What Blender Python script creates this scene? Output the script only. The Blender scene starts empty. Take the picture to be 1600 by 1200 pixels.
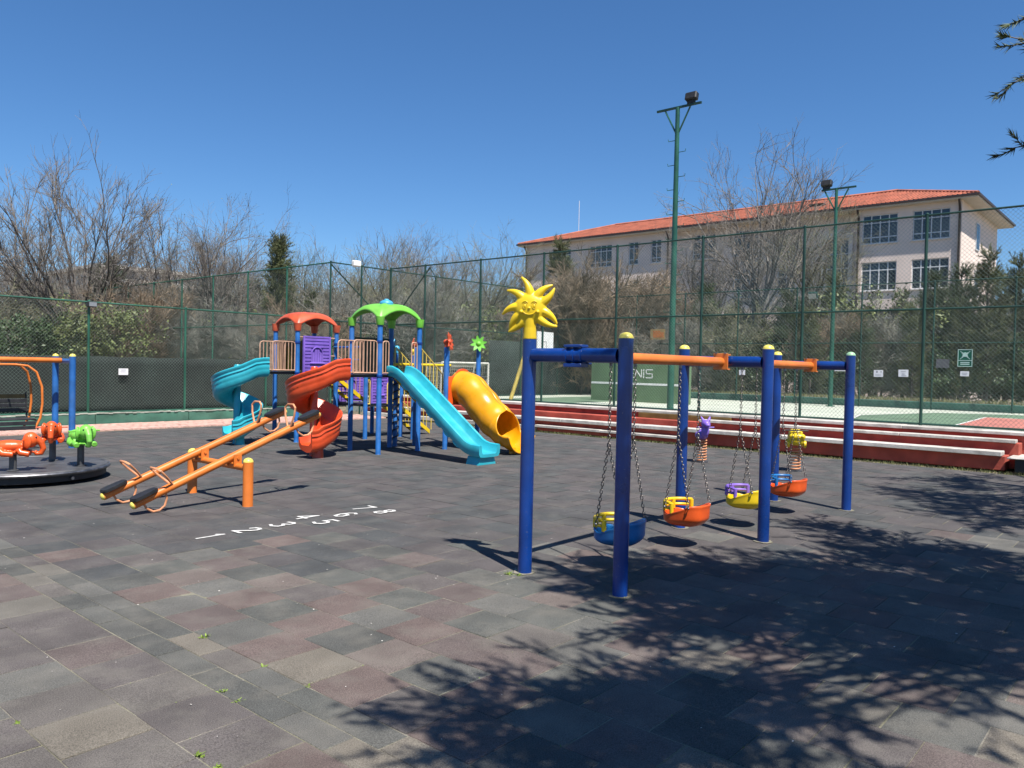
import bpy, math, random
import numpy as np
from mathutils import Vector, Matrix
random.seed(7)
RNG = np.random.default_rng(11)
SC = bpy.context.scene
COL = SC.collection
R = math.radians

# ---------------------------------------------------------------- camera
CAM_H, F_PX, PITCH, ROLL, YAW = 1.70, 1222.3, 0.02196, 0.02123, 0.85954   # world X and Y follow the floor tiles
fw = Vector((math.sin(YAW) * math.cos(PITCH), math.cos(YAW) * math.cos(PITCH), -math.sin(PITCH)))
r0 = Vector((math.cos(YAW), -math.sin(YAW), 0)); u0 = r0.cross(fw)
rt = r0 * math.cos(ROLL) + u0 * math.sin(ROLL); up = u0 * math.cos(ROLL) - r0 * math.sin(ROLL)
cam = bpy.data.cameras.new('camera'); cam_ob = bpy.data.objects.new('camera', cam); COL.objects.link(cam_ob)
M = Matrix.Identity(4)
for i in range(3):
    M[i][0] = rt[i]; M[i][1] = up[i]; M[i][2] = -fw[i]
M[0][3] = 0; M[1][3] = 0; M[2][3] = CAM_H
cam_ob.matrix_world = M
cam.sensor_fit = 'HORIZONTAL'; cam.sensor_width = 36.0; cam.lens = F_PX / 1600 * 36.0
cam.clip_start = 0.05; cam.clip_end = 3000
SC.camera = cam_ob

# ---------------------------------------------------------------- light
SUN_EL = R(60.8); SH = Vector((0.375, 0.927, 0)).normalized()      # SH: ground direction shadows fall
sun_dir = Vector((-SH.x * math.cos(SUN_EL), -SH.y * math.cos(SUN_EL), math.sin(SUN_EL)))
sl = bpy.data.lights.new('sun', 'SUN'); sl.energy = 5.0; sl.angle = R(0.53); sl.color = (1.0, 0.95, 0.88)
so = bpy.data.objects.new('sun', sl); COL.objects.link(so); so.location = (0, -20, 40)
so.rotation_euler = (-sun_dir).to_track_quat('-Z', 'Y').to_euler()
W = bpy.data.worlds.new('World'); SC.world = W; W.use_nodes = True
nt = W.node_tree; bg = nt.nodes['Background']; sky = nt.nodes.new('ShaderNodeTexSky')
sky.sky_type = 'NISHITA'; sky.sun_disc = False; sky.sun_elevation = SUN_EL
sky.sun_rotation = math.atan2(sun_dir.x, sun_dir.y); sky.altitude = 2500; sky.air_density = 1.4; sky.dust_density = 0; sky.ozone_density = 10
hs=nt.nodes.new('ShaderNodeHueSaturation'); hs.inputs['Saturation'].default_value=1.085; nt.links.new(sky.outputs[0],hs.inputs['Color']); nt.links.new(hs.outputs[0],bg.inputs[0]); bg.inputs[1].default_value=0.0735
SC.view_settings.view_transform = 'Standard'; SC.view_settings.look = 'None'
SC.view_settings.exposure = 0.85; SC.view_settings.gamma = 1.0; SC.view_settings.use_curve_mapping = False
SC.render.engine = 'CYCLES'; SC.cycles.max_bounces = 6; SC.cycles.diffuse_bounces = 3; SC.cycles.glossy_bounces = 3

# ---------------------------------------------------------------- pixel helpers (direction only; distance from what a thing touches)
def ray(x, y):
    return fw + rt * ((x - 800) / F_PX) - up * ((y - 600) / F_PX)
def G(x, y, z=0.0):
    d = ray(x, y); return Vector((0, 0, CAM_H)) + d * ((z - CAM_H) / d.z)
def onX(x, y, X):
    d = ray(x, y); return Vector((0, 0, CAM_H)) + d * (X / d.x)
def onY(x, y, Y):
    d = ray(x, y); return Vector((0, 0, CAM_H)) + d * (Y / d.y)
def PJ(p):
    d = Vector(p) - Vector((0, 0, CAM_H)); z = d.dot(fw)
    return (800 + F_PX * d.dot(rt) / z, 600 - F_PX * d.dot(up) / z, z)
def WD(x, depth):                       # ground point in picture column x at a depth
    k = (x - 800) / F_PX * depth
    return Vector((depth * math.sin(YAW) + k * math.cos(YAW), depth * math.cos(YAW) - k * math.sin(YAW), 0))

# ---------------------------------------------------------------- materials
ALB = 0.91
def mat(name, col, rough=0.6, metal=0.0, var=0.12, vs=6.0, bump=0.0, bs=60.0, col2=None, spec=0.5, dirt=0.0, dirt_col=(0.30, 0.27, 0.23), fine=0.0, chip=0.0, chip_col=(0.20, 0.16, 0.13), ds=1.7):
    col = tuple(c * ALB for c in col); col2 = tuple(c * ALB for c in col2) if col2 else None; dirt_col = tuple(c * ALB for c in dirt_col)
    m = bpy.data.materials.new(name); m.use_nodes = True; n = m.node_tree.nodes; l = m.node_tree.links
    b = n['Principled BSDF']; b.inputs['Roughness'].default_value = rough; b.inputs['Metallic'].default_value = metal
    b.inputs['Specular IOR Level'].default_value = spec
    g = n.new('ShaderNodeNewGeometry')
    t = n.new('ShaderNodeTexNoise'); t.inputs['Scale'].default_value = vs; t.inputs['Detail'].default_value = 5.0
    l.new(g.outputs['Position'], t.inputs['Vector'])
    c2 = col2 if col2 else tuple(max(0, c * (1 - var * 1.6)) for c in col)
    c1 = col if col2 else tuple(min(1, c * (1 + var)) for c in col)
    rp = n.new('ShaderNodeValToRGB'); rp.color_ramp.elements[0].position = 0.33; rp.color_ramp.elements[1].position = 0.67
    rp.color_ramp.elements[0].color = (*c2, 1); rp.color_ramp.elements[1].color = (*c1, 1)
    l.new(t.outputs['Fac'], rp.inputs['Fac']); out = rp.outputs['Color']
    if fine:
        f = n.new('ShaderNodeTexNoise'); f.inputs['Scale'].default_value = 170; f.inputs['Detail'].default_value = 2
        l.new(g.outputs['Position'], f.inputs['Vector'])
        fr = n.new('ShaderNodeMapRange'); fr.inputs[1].default_value = 0.3; fr.inputs[2].default_value = 0.7; fr.inputs[3].default_value = 1 - fine; fr.inputs[4].default_value = 1 + fine
        l.new(f.outputs['Fac'], fr.inputs[0])
        mx = n.new('ShaderNodeVectorMath'); mx.operation = 'SCALE'; l.new(out, mx.inputs[0]); l.new(fr.outputs[0], mx.inputs['Scale']); out = mx.outputs[0]
    if dirt:
        d = n.new('ShaderNodeTexNoise'); d.inputs['Scale'].default_value = ds; d.inputs['Detail'].default_value = 7; d.inputs['Roughness'].default_value = 0.62
        l.new(g.outputs['Position'], d.inputs['Vector'])
        dr = n.new('ShaderNodeMapRange'); dr.inputs[1].default_value = 0.47; dr.inputs[2].default_value = 0.72; dr.inputs[3].default_value = 0; dr.inputs[4].default_value = dirt
        l.new(d.outputs['Fac'], dr.inputs[0])
        mm = n.new('ShaderNodeMix'); mm.data_type = 'RGBA'; l.new(dr.outputs[0], mm.inputs['Factor']); l.new(out, mm.inputs['A']); mm.inputs['B'].default_value = (*dirt_col, 1)
        out = mm.outputs['Result']
    if chip:
        ct = n.new('ShaderNodeTexNoise'); ct.inputs['Scale'].default_value = 42; ct.inputs['Detail'].default_value = 4; ct.inputs['Roughness'].default_value = 0.6; l.new(g.outputs['Position'], ct.inputs['Vector'])
        cr = n.new('ShaderNodeMapRange'); cr.inputs[1].default_value = 0.66; cr.inputs[2].default_value = 0.69; cr.inputs[3].default_value = 0; cr.inputs[4].default_value = chip
        l.new(ct.outputs['Fac'], cr.inputs[0]); cm = n.new('ShaderNodeMix'); cm.data_type = 'RGBA'; l.new(cr.outputs[0], cm.inputs['Factor']); l.new(out, cm.inputs['A']); cm.inputs['B'].default_value = (*chip_col, 1); out = cm.outputs['Result']
    l.new(out, b.inputs['Base Color'])
    rr = n.new('ShaderNodeMapRange'); rr.inputs[3].default_value = max(0.02, rough - 0.1); rr.inputs[4].default_value = min(1, rough + 0.1)
    l.new(t.outputs['Fac'], rr.inputs[0]); l.new(rr.outputs[0], b.inputs['Roughness'])
    if bump:
        bt = n.new('ShaderNodeTexNoise'); bt.inputs['Scale'].default_value = bs; bt.inputs['Detail'].default_value = 3
        l.new(g.outputs['Position'], bt.inputs['Vector'])
        bn = n.new('ShaderNodeBump'); bn.inputs['Strength'].default_value = bump; bn.inputs['Distance'].default_value = 0.01
        l.new(bt.outputs['Fac'], bn.inputs['Height']); l.new(bn.outputs[0], b.inputs['Normal'])
    return m

MT = {}
MT['blue'] = mat('blue_paint', (0.003, 0.036, 0.200), 0.30, var=0.18, vs=3, dirt=0.25, dirt_col=(0.03, 0.065, 0.22), chip=0.55, chip_col=(0.10, 0.11, 0.17))
MT['towerblue'] = mat('tower_blue_paint', (0.016, 0.115, 0.36), 0.38, var=0.2, vs=5, dirt=0.25, dirt_col=(0.12, 0.20, 0.40), chip=0.7, chip_col=(0.16, 0.16, 0.20))
MT['orange'] = mat('orange_paint', (0.66, 0.175, 0.026), 0.38, var=0.12, vs=4, dirt=0.22, dirt_col=(0.58, 0.26, 0.10), chip=0.5, chip_col=(0.30, 0.14, 0.07))
MT['paleorange'] = mat('faded_orange_tube', (0.62, 0.27, 0.13), 0.45, var=0.15, vs=8)
MT['railtan'] = mat('faded_tan_rail', (0.50, 0.30, 0.20), 0.5, var=0.15, vs=8)
MT['railyellow'] = mat('yellow_rail', (0.68, 0.50, 0.10), 0.45, var=0.15, vs=8)
MT['yellow'] = mat('yellow_plastic', (0.72, 0.50, 0.012), 0.36, var=0.08, vs=5)
MT['capyellow'] = mat('yellow_cap', (0.72, 0.62, 0.12), 0.4, var=0.1)
MT['capgreen'] = mat('pale_green_cap', (0.30, 0.50, 0.30), 0.4, var=0.1)
MT['tube'] = mat('amber_plastic', (0.72, 0.31, 0.005), 0.30, var=0.12, vs=3, dirt=0.15, dirt_col=(0.85, 0.48, 0.05))
MT['red'] = mat('red_plastic', (0.62, 0.070, 0.018), 0.33, var=0.14, vs=4, dirt=0.10, dirt_col=(0.65, 0.20, 0.10))
MT['orangered'] = mat('orange_red_plastic', (0.72, 0.098, 0.016), 0.34, var=0.12, vs=5)
MT['roofred'] = mat('red_roof_plastic', (0.56, 0.082, 0.028), 0.45, var=0.16, vs=5, dirt=0.25, dirt_col=(0.55, 0.22, 0.15))
MT['cyan'] = mat('cyan_plastic', (0.025, 0.37, 0.46), 0.33, var=0.10, vs=4, dirt=0.12, dirt_col=(0.2, 0.55, 0.62))
MT['green'] = mat('lime_plastic', (0.16, 0.50, 0.05), 0.42, var=0.14, vs=4, dirt=0.2, dirt_col=(0.3, 0.5, 0.2))
MT['purple'] = mat('purple_plastic', (0.21, 0.115, 0.52), 0.45, var=0.12, vs=5, dirt=0.15, dirt_col=(0.36, 0.30, 0.56))
MT['seatblue'] = mat('blue_plastic', (0.012, 0.14, 0.38), 0.35, var=0.14)
MT['finial'] = mat('light_blue_plastic', (0.06, 0.34, 0.55), 0.4, var=0.1)
MT['darkgreen'] = mat('dark_green_panel', (0.018, 0.045, 0.022), 0.5, var=0.15)
MT['olive'] = mat('olive_panel', (0.16, 0.10, 0.025), 0.5, var=0.15)
MT['black'] = mat('black_rubber', (0.016, 0.016, 0.017), 0.55, var=0.2, vs=10)
MT['tread'] = mat('black_step_sheet', (0.022, 0.022, 0.025), 0.5, var=0.2, vs=10)
MT['steel'] = mat('worn_steel', (0.22, 0.22, 0.23), 0.42, 0.85, var=0.25, vs=12)
MT['chain'] = mat('chain_steel', (0.16, 0.145, 0.135), 0.45, 0.8, var=0.3, vs=40)
MT['plate'] = mat('grey_tread_plate', (0.085, 0.087, 0.092), 0.5, 0.3, var=0.25, vs=5, dirt=0.3, dirt_col=(0.2, 0.19, 0.18))
MT['fence'] = mat('green_fence_paint', (0.020, 0.105, 0.066), 0.45, var=0.2, vs=2)
MT['fencedark'] = mat('dark_green_fence_paint', (0.012, 0.050, 0.036), 0.45, var=0.2, vs=2)
MT['wire'] = mat('green_coated_wire', (0.13, 0.18, 0.155), 0.5, var=0.2, vs=2)
MT['lightpole'] = mat('green_lamp_post', (0.020, 0.100, 0.066), 0.4, var=0.2, vs=1.5)
MT['screen'] = mat('dark_shade_cloth', (0.014, 0.025, 0.021), 0.85, var=0.35, vs=0.7, bump=0.4, bs=9, dirt=0.35, dirt_col=(0.020, 0.028, 0.025))
MT['greenwall'] = mat('green_painted_concrete', (0.045, 0.150, 0.105), 0.75, var=0.22, vs=2.2, bump=0.25, bs=30, dirt=0.4, dirt_col=(0.12, 0.22, 0.17))
MT['paver'] = mat('pink_paver', (0.56, 0.34, 0.28), 0.85, var=0.22, vs=9, bump=0.3, bs=50, dirt=0.4, dirt_col=(0.42, 0.34, 0.29))
MT['redwall'] = mat('red_painted_concrete', (0.38, 0.066, 0.042), 0.8, var=0.2, vs=3.0, bump=0.3, bs=25, dirt=0.55, dirt_col=(0.40, 0.115, 0.078))
MT['whiteboard'] = mat('chipped_white_paint', (0.56, 0.53, 0.48), 0.75, var=0.12, vs=5, bump=0.3, bs=25, dirt=0.75, dirt_col=(0.13, 0.11, 0.09))
MT['court'] = mat('pale_court', (0.44, 0.47, 0.385), 0.85, var=0.10, vs=0.9, dirt=0.4, dirt_col=(0.36, 0.40, 0.31))
MT['courtgreen'] = mat('court_green', (0.105, 0.175, 0.105), 0.85, var=0.15, vs=1.2, dirt=0.35, dirt_col=(0.2, 0.26, 0.18))
MT['courtred'] = mat('court_red', (0.42, 0.15, 0.115), 0.85, var=0.15, vs=1.2)
MT['white'] = mat('white_paint', (0.76, 0.76, 0.73), 0.55, var=0.06, vs=8)
MT['linewhite'] = mat('worn_white_paint', (0.62, 0.61, 0.58), 0.8, var=0.10, vs=25, dirt=0.5, dirt_col=(0.30, 0.29, 0.28), fine=0.25)
MT['paper'] = mat('paper_sheet', (0.78, 0.79, 0.80), 0.6, var=0.04, vs=30)
MT['greyink'] = mat('grey_print', (0.36, 0.37, 0.38), 0.7, var=0.1)
MT['signgreen'] = mat('sign_green', (0.005, 0.105, 0.062), 0.4, var=0.08)
MT['signmint'] = mat('sign_pale_print', (0.48, 0.66, 0.58), 0.5, var=0.06)
MT['signorange'] = mat('sign_orange', (0.48, 0.17, 0.055), 0.5, var=0.1)
MT['signtan'] = mat('sign_tan', (0.34, 0.24, 0.11), 0.5, var=0.1)
MT['tennis'] = mat('green_tennis_wall', (0.105, 0.180, 0.090), 0.8, var=0.12, vs=1.5, dirt=0.4, dirt_col=(0.135, 0.20, 0.115))
MT['lampglass'] = mat('lamp_glass', (0.28, 0.29, 0.30), 0.15, 0.2, var=0.1)
MT['net'] = mat('white_net', (0.60, 0.58, 0.50), 0.8, var=0.1)
MT['hoop'] = mat('yellow_worn_pole', (0.40, 0.30, 0.055), 0.6, var=0.2)
MT['plaster'] = mat('pink_plaster', (0.80, 0.665, 0.585), 0.9, var=0.05, vs=0.7, bump=0.15, bs=20)
MT['plasterwhite'] = mat('white_plaster', (0.72, 0.68, 0.64), 0.85, var=0.05, vs=1)
MT['soffit'] = mat('cream_soffit', (0.58, 0.54, 0.48), 0.8, var=0.06, vs=1)
MT['rooftile'] = mat('clay_roof_tiles', (0.37, 0.118, 0.068), 0.8, var=0.18, vs=1.3, bump=0.3, bs=8, fine=0.1)
MT['glass'] = mat('window_glass', (0.035, 0.045, 0.055), 0.08, var=0.4, vs=0.5, spec=0.8)
MT['frame'] = mat('white_window_frame', (0.66, 0.68, 0.70), 0.5, var=0.05)
MT['pipe'] = mat('dark_downpipe', (0.045, 0.028, 0.026), 0.5, var=0.2)
MT['bark'] = mat('grey_bark', (0.125, 0.105, 0.09), 0.9, var=0.3, vs=4, bump=0.5, bs=20)
MT['barkpale'] = mat('pale_bark', (0.26, 0.235, 0.21), 0.9, var=0.3, vs=3, bump=0.4, bs=20)
MT['twig'] = mat('grey_twigs', (0.215, 0.19, 0.165), 0.9, var=0.3, vs=2)
MT['shrubgrey'] = mat('grey_shrub_twigs', (0.215, 0.205, 0.175), 0.9, var=0.3, vs=1.5)
MT['twigtan'] = mat('budding_tan_twigs', (0.225, 0.215, 0.140), 0.9, var=0.3, vs=1.2)
MT['twigred'] = mat('reddish_twigs', (0.225, 0.170, 0.115), 0.9, var=0.3, vs=1.2)
MT['bud'] = mat('olive_buds', (0.190, 0.215, 0.080), 0.9, var=0.35, vs=1.0)
MT['needle'] = mat('pine_needles', (0.075, 0.105, 0.042), 0.7, var=0.4, vs=1.5)
MT['needle2'] = mat('olive_needles', (0.125, 0.140, 0.058), 0.7, var=0.4, vs=1.5)
MT['leaf'] = mat('dark_leaves', (0.050, 0.088, 0.028), 0.55, var=0.45, vs=3)
MT['leafyel'] = mat('spring_leaves', (0.135, 0.165, 0.050), 0.6, var=0.4, vs=2)
MT['grass'] = mat('dry_grass', (0.155, 0.165, 0.060), 0.85, var=0.4, vs=3)
MT['weed'] = mat('fresh_weed', (0.21, 0.30, 0.045), 0.6, var=0.3, vs=20)
MT['earth'] = mat('dry_earth_and_grass', (0.20, 0.165, 0.115), 0.95, var=0.3, vs=0.35, bump=0.5, bs=4, dirt=0.6, dirt_col=(0.105, 0.125, 0.050), fine=0.2)
MT['joint'] = mat('dust_and_moss_in_joints', (0.22, 0.20, 0.165), 0.95, var=0.2, vs=2.2, col2=(0.155, 0.150, 0.085), fine=0.4, dirt=1.0, dirt_col=(0.038, 0.036, 0.035))
MT['petal'] = mat('fallen_petals', (0.70, 0.66, 0.60), 0.8, var=0.1)
MT['farwhite'] = mat('far_white_wall', (0.66, 0.63, 0.58), 0.9, var=0.05)
MT['flowerred'] = MT['roofred']
TILES = {}
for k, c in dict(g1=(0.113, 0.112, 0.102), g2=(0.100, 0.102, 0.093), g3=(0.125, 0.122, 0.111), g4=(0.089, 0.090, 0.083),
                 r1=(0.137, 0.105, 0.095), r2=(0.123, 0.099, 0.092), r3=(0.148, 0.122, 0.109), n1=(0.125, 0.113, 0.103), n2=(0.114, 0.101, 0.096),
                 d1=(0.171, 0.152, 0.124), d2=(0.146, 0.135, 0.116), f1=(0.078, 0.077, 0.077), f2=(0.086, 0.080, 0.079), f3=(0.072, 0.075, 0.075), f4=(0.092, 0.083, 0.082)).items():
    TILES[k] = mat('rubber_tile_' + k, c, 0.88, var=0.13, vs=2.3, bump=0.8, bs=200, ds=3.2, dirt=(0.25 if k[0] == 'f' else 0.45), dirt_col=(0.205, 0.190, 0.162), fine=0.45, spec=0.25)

# ---------------------------------------------------------------- mesh helpers
def link(name, me, m, parent=None, smooth=None):
    if m is not None: me.materials.append(m)
    if smooth:
        me.polygons.foreach_set('use_smooth', [True] * len(me.polygons))
        me.set_sharp_from_angle(angle=R(smooth))
    o = bpy.data.objects.new(name, me); COL.objects.link(o)
    if parent is not None: o.parent = parent
    return o
def world_loc(p):
    v = Vector((0, 0, 0))
    while p is not None:
        v += p.location; p = p.parent
    return v
class MB:
    def __init__(s): s.v = []; s.f = []
    def add(s, vs, fs):
        k = len(s.v); s.v += [tuple(v) for v in vs]; s.f += [tuple(i + k for i in f) for f in fs]; return s
    def box(s, c, d, rz=0.0, M=None, bev=0.0):
        x, y, z = d[0] / 2, d[1] / 2, d[2] / 2
        if bev:
            b = bev; pts = []
            for sz in (-1, 1):
                for (sx, sy) in ((-1, -1), (1, -1), (1, 1), (-1, 1)):
                    pts += [(sx * (x - b), sy * y, sz * (z - b)), (sx * x, sy * (y - b), sz * (z - b)), (sx * (x - b), sy * (y - b), sz * z)]
            vs = [Vector(p) for p in pts]
            import bmesh
            bm = bmesh.new(); [bm.verts.new(p) for p in vs]; bmesh.ops.convex_hull(bm, input=bm.verts); bm.verts.index_update()
            vs = [v.co.copy() for v in bm.verts]; fs = [tuple(v.index for v in f.verts) for f in bm.faces]; bm.free()
        else:
            vs = [Vector((i * x, j * y, k * z)) for k in (-1, 1) for (i, j) in ((-1, -1), (1, -1), (1, 1), (-1, 1))]
            fs = [(3, 2, 1, 0), (4, 5, 6, 7), (0, 1, 5, 4), (1, 2, 6, 5), (2, 3, 7, 6), (3, 0, 4, 7)]
        if M is None: M = Matrix.Rotation(rz, 3, 'Z')
        return s.add([Vector(c) + M @ v for v in vs], fs)
    def tube(s, pts, r, n=10, caps=True, closed=False, r2=None):
        pts = [Vector(p) for p in pts]; N = len(pts); rs = r if isinstance(r, (list, tuple)) else ([r] * N if r2 is None else [r + (r2 - r) * i / (N - 1) for i in range(N)])
        ref = None; vs = []
        for i, p in enumerate(pts):
            if closed: t = pts[(i + 1) % N] - pts[i - 1]
            else: t = pts[min(i + 1, N - 1)] - pts[max(i - 1, 0)]
            t.normalize()
            if ref is None: ref = t.orthogonal().normalized()
            ref = (ref - t * ref.dot(t)); ref = ref.normalized() if ref.length > 1e-6 else t.orthogonal().normalized()
            b = t.cross(ref)
            vs += [p + (ref * math.cos(2 * math.pi * k / n) + b * math.sin(2 * math.pi * k / n)) * rs[i] for k in range(n)]
        fs = []
        for i in range(N if closed else N - 1):
            j = (i + 1) % N
            fs += [(i * n + k, i * n + (k + 1) % n, j * n + (k + 1) % n, j * n + k) for k in range(n)]
        if caps and not closed: fs += [tuple(range(n - 1, -1, -1)), tuple((N - 1) * n + k for k in range(n))]
        return s.add(vs, fs)
    def lathe(s, prof, c=(0, 0, 0), n=16, M=None):
        c = Vector(c); vs = []; fs = []
        for (r, z) in prof:
            for k in range(n):
                a = 2 * math.pi * k / n; v = Vector((r * math.cos(a), r * math.sin(a), z)); vs.append(c + (M @ v if M else v))
        for i in range(len(prof) - 1):
            fs += [(i * n + k, i * n + (k + 1) % n, (i + 1) * n + (k + 1) % n, (i + 1) * n + k) for k in range(n)]
        fs += [tuple(range(n - 1, -1, -1)), tuple((len(prof) - 1) * n + k for k in range(n))]
        return s.add(vs, fs)
    def ball(s, c, rad, n=14, m=9, M=None):
        rad = rad if isinstance(rad, (tuple, list)) else (rad,) * 3; c = Vector(c); vs = []; fs = []
        for i in range(m + 1):
            a = math.pi * i / m; sr = max(math.sin(a), 0.002)
            for k in range(n):
                b = 2 * math.pi * k / n; v = Vector((rad[0] * sr * math.cos(b), rad[1] * sr * math.sin(b), -rad[2] * math.cos(a))); vs.append(c + (M @ v if M else v))
        for i in range(m):
            fs += [(i * n + k, i * n + (k + 1) % n, (i + 1) * n + (k + 1) % n, (i + 1) * n + k) for k in range(n)]
        fs += [tuple(range(n - 1, -1, -1)), tuple(m * n + k for k in range(n))]
        return s.add(vs, fs)
    def prism(s, poly, h, z0=0.0, M=None, c=(0, 0, 0)):
        n = len(poly); c = Vector(c)
        vs = [Vector((p[0], p[1], z0)) for p in poly] + [Vector((p[0], p[1], z0 + h)) for p in poly]
        vs = [c + (M @ v if M else v) for v in vs]
        return s.add(vs, [tuple(range(n - 1, -1, -1)), tuple(range(n, 2 * n))] + [(i, (i + 1) % n, n + (i + 1) % n, n + i) for i in range(n)])
    def sweep(s, prof, path, closed=True, caps=True, scale=None):
        path = [Vector(p) for p in path]; N = len(path); n = len(prof); vs = []; fs = []
        for i, p in enumerate(path):
            t = (path[min(i + 1, N - 1)] - path[max(i - 1, 0)]).normalized()
            side = t.cross(Vector((0, 0, 1))).normalized(); u = side.cross(t).normalized()
            k = scale[i] if scale else 1.0
            vs += [p + side * (q[0] * k) + u * (q[1] * k) for q in prof]
        e = n if closed else n - 1
        for i in range(N - 1):
            fs += [(i * n + k, i * n + (k + 1) % n, (i + 1) * n + (k + 1) % n, (i + 1) * n + k) for k in range(e)]
        if caps and closed: fs += [tuple(range(n - 1, -1, -1)), tuple((N - 1) * n + k for k in range(n))]
        return s.add(vs, fs)
    def build(s, name, m, parent=None, smooth=40, local=False):
        o = Vector((0, 0, 0)) if (local or parent is None) else world_loc(parent)
        me = bpy.data.meshes.new(name); me.from_pydata([(v[0] - o.x, v[1] - o.y, v[2] - o.z) for v in s.v], [], s.f); me.update()
        return link(name, me, m, parent, smooth)
def amesh(name, V, F, m, parent=None, smooth=None):
    V = np.asarray(V, dtype=np.float32).reshape(-1, 3); F = np.asarray(F, dtype=np.int32); k = F.shape[1]
    if parent is not None:
        w = world_loc(parent); V = V - np.array((w.x, w.y, w.z), dtype=np.float32)
    me = bpy.data.meshes.new(name); me.vertices.add(len(V)); me.vertices.foreach_set('co', V.ravel())
    me.loops.add(F.size); me.loops.foreach_set('vertex_index', F.ravel())
    me.polygons.add(len(F)); me.polygons.foreach_set('loop_start', np.arange(0, F.size, k, dtype=np.int32))
    me.polygons.foreach_set('loop_total', np.full(len(F), k, dtype=np.int32)); me.update(calc_edges=True)
    return link(name, me, m, parent, smooth)
def tag(o, label=None, cat=None, group=None, kind=None):
    if label: o['label'] = label
    if cat: o['category'] = cat
    if group: o['group'] = group
    if kind: o['kind'] = kind
    return o
def thing(name, label, cat, loc=(0, 0, 0), group=None):
    o = bpy.data.objects.new(name, None); COL.objects.link(o); o.location = loc; o.empty_display_size = 0.2
    return tag(o, label, cat, group)
def solid(o, t, off=0.0):
    md = o.modifiers.new('thickness', 'SOLIDIFY'); md.thickness = t; md.offset = off; return o
def copy_tree(o, parent=None):
    c = o.copy(); COL.objects.link(c); c.parent = parent
    for ch in list(o.children): copy_tree(ch, c)
    return c
# ================================================================ SETTING
# ---- ground sheet reaching the horizon
gm = MB(); S = 900
gm.add([(-S, -S, -0.045), (S, -S, -0.045), (S, S, -0.045), (-S, S, -0.045)], [(0, 1, 2, 3)])
tag(gm.build('ground', MT['earth'], smooth=None), kind='structure')

# ---- rubber playground floor: dusty bed in the joints, tiles on top
FX0, FX1, FY0, FY1 = -2.75, 16.0, -3.0, 18.95
bm_ = MB(); bm_.box(((FX0 + FX1) / 2, (FY0 + FY1) / 2, -0.0215), (FX1 - FX0, FY1 - FY0, 0.035))
floor = tag(bm_.build('playground_floor', MT['joint'], smooth=None), kind='structure')
TS = 0.4
def tile_mesh(w, h, name):
    b = MB(); b.box((0, 0, -0.010), (w, h, 0.020), bev=0.0035)
    me = bpy.data.meshes.new(name); me.from_pydata(b.v, [], b.f); me.update(); return me
tile_me = {}
def get_tile(kind, half):
    if (kind, half) not in tile_me:
        me = tile_mesh(0.1715 if half else 0.3945, 0.3915, 'tile'); me.materials.append(TILES[kind]); tile_me[(kind, half)] = me
    return tile_me[(kind, half)]
tiles = []
strips = []
x = 2.405; k = 0
while x < FX1 - 0.05:
    strips.append((x, min(TS, FX1 - x), 3.07 + (0.2 if k % 2 else 0), 'R', k)); x += TS; k += 1
strips += [(2.05, 0.1775, 3.22, 'B', 0), (2.2275, 0.1775, 3.05, 'B', 1)]
x = 2.05 - TS; k = 0
while x > FX0 - 0.01:
    strips.append((x, TS, 4.15 + (0.2 if k % 2 else 0), 'L', k)); x -= TS; k += 1
for (x0, w, yo, side, k) in strips:
    y = yo - TS * math.ceil((yo - FY0) / TS)
    j = 0
    while y < FY1 - 0.02:
        ya, yb = max(y, FY0), min(y + TS, FY1)
        if yb - ya > 0.05:
            q = random.random()
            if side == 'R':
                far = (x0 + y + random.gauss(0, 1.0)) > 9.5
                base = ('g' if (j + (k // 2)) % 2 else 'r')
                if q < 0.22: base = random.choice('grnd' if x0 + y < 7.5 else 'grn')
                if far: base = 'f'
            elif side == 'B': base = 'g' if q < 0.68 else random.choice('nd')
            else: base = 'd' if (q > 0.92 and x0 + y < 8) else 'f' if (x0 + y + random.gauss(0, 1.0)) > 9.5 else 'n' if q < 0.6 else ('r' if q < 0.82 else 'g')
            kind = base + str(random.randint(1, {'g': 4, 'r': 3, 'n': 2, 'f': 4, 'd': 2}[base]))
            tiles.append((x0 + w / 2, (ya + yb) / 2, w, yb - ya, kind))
        y += TS; j += 1
def tile_size(t):
    px = [PJ((t[0] + a * t[2] / 2, t[1] + b * t[3] / 2, 0)) for a, b in ((-1, -1), (1, -1), (1, 1), (-1, 1))]
    if min(p[2] for p in px) < 0.6: return 0
    ar = 0.5 * abs(sum(px[i][0] * px[(i + 1) % 4][1] - px[(i + 1) % 4][0] * px[i][1] for i in range(4)))
    cx = sum(p[0] for p in px) / 4; cy = sum(p[1] for p in px) / 4
    return ar if (-40 < cx < 1640 and cy < 1245) else 0
sz = sorted(range(len(tiles)), key=lambda i: -tile_size(tiles[i]))
single = set(i for i in sz[:300] if tile_size(tiles[i]) > 0)
rest = {}
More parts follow.
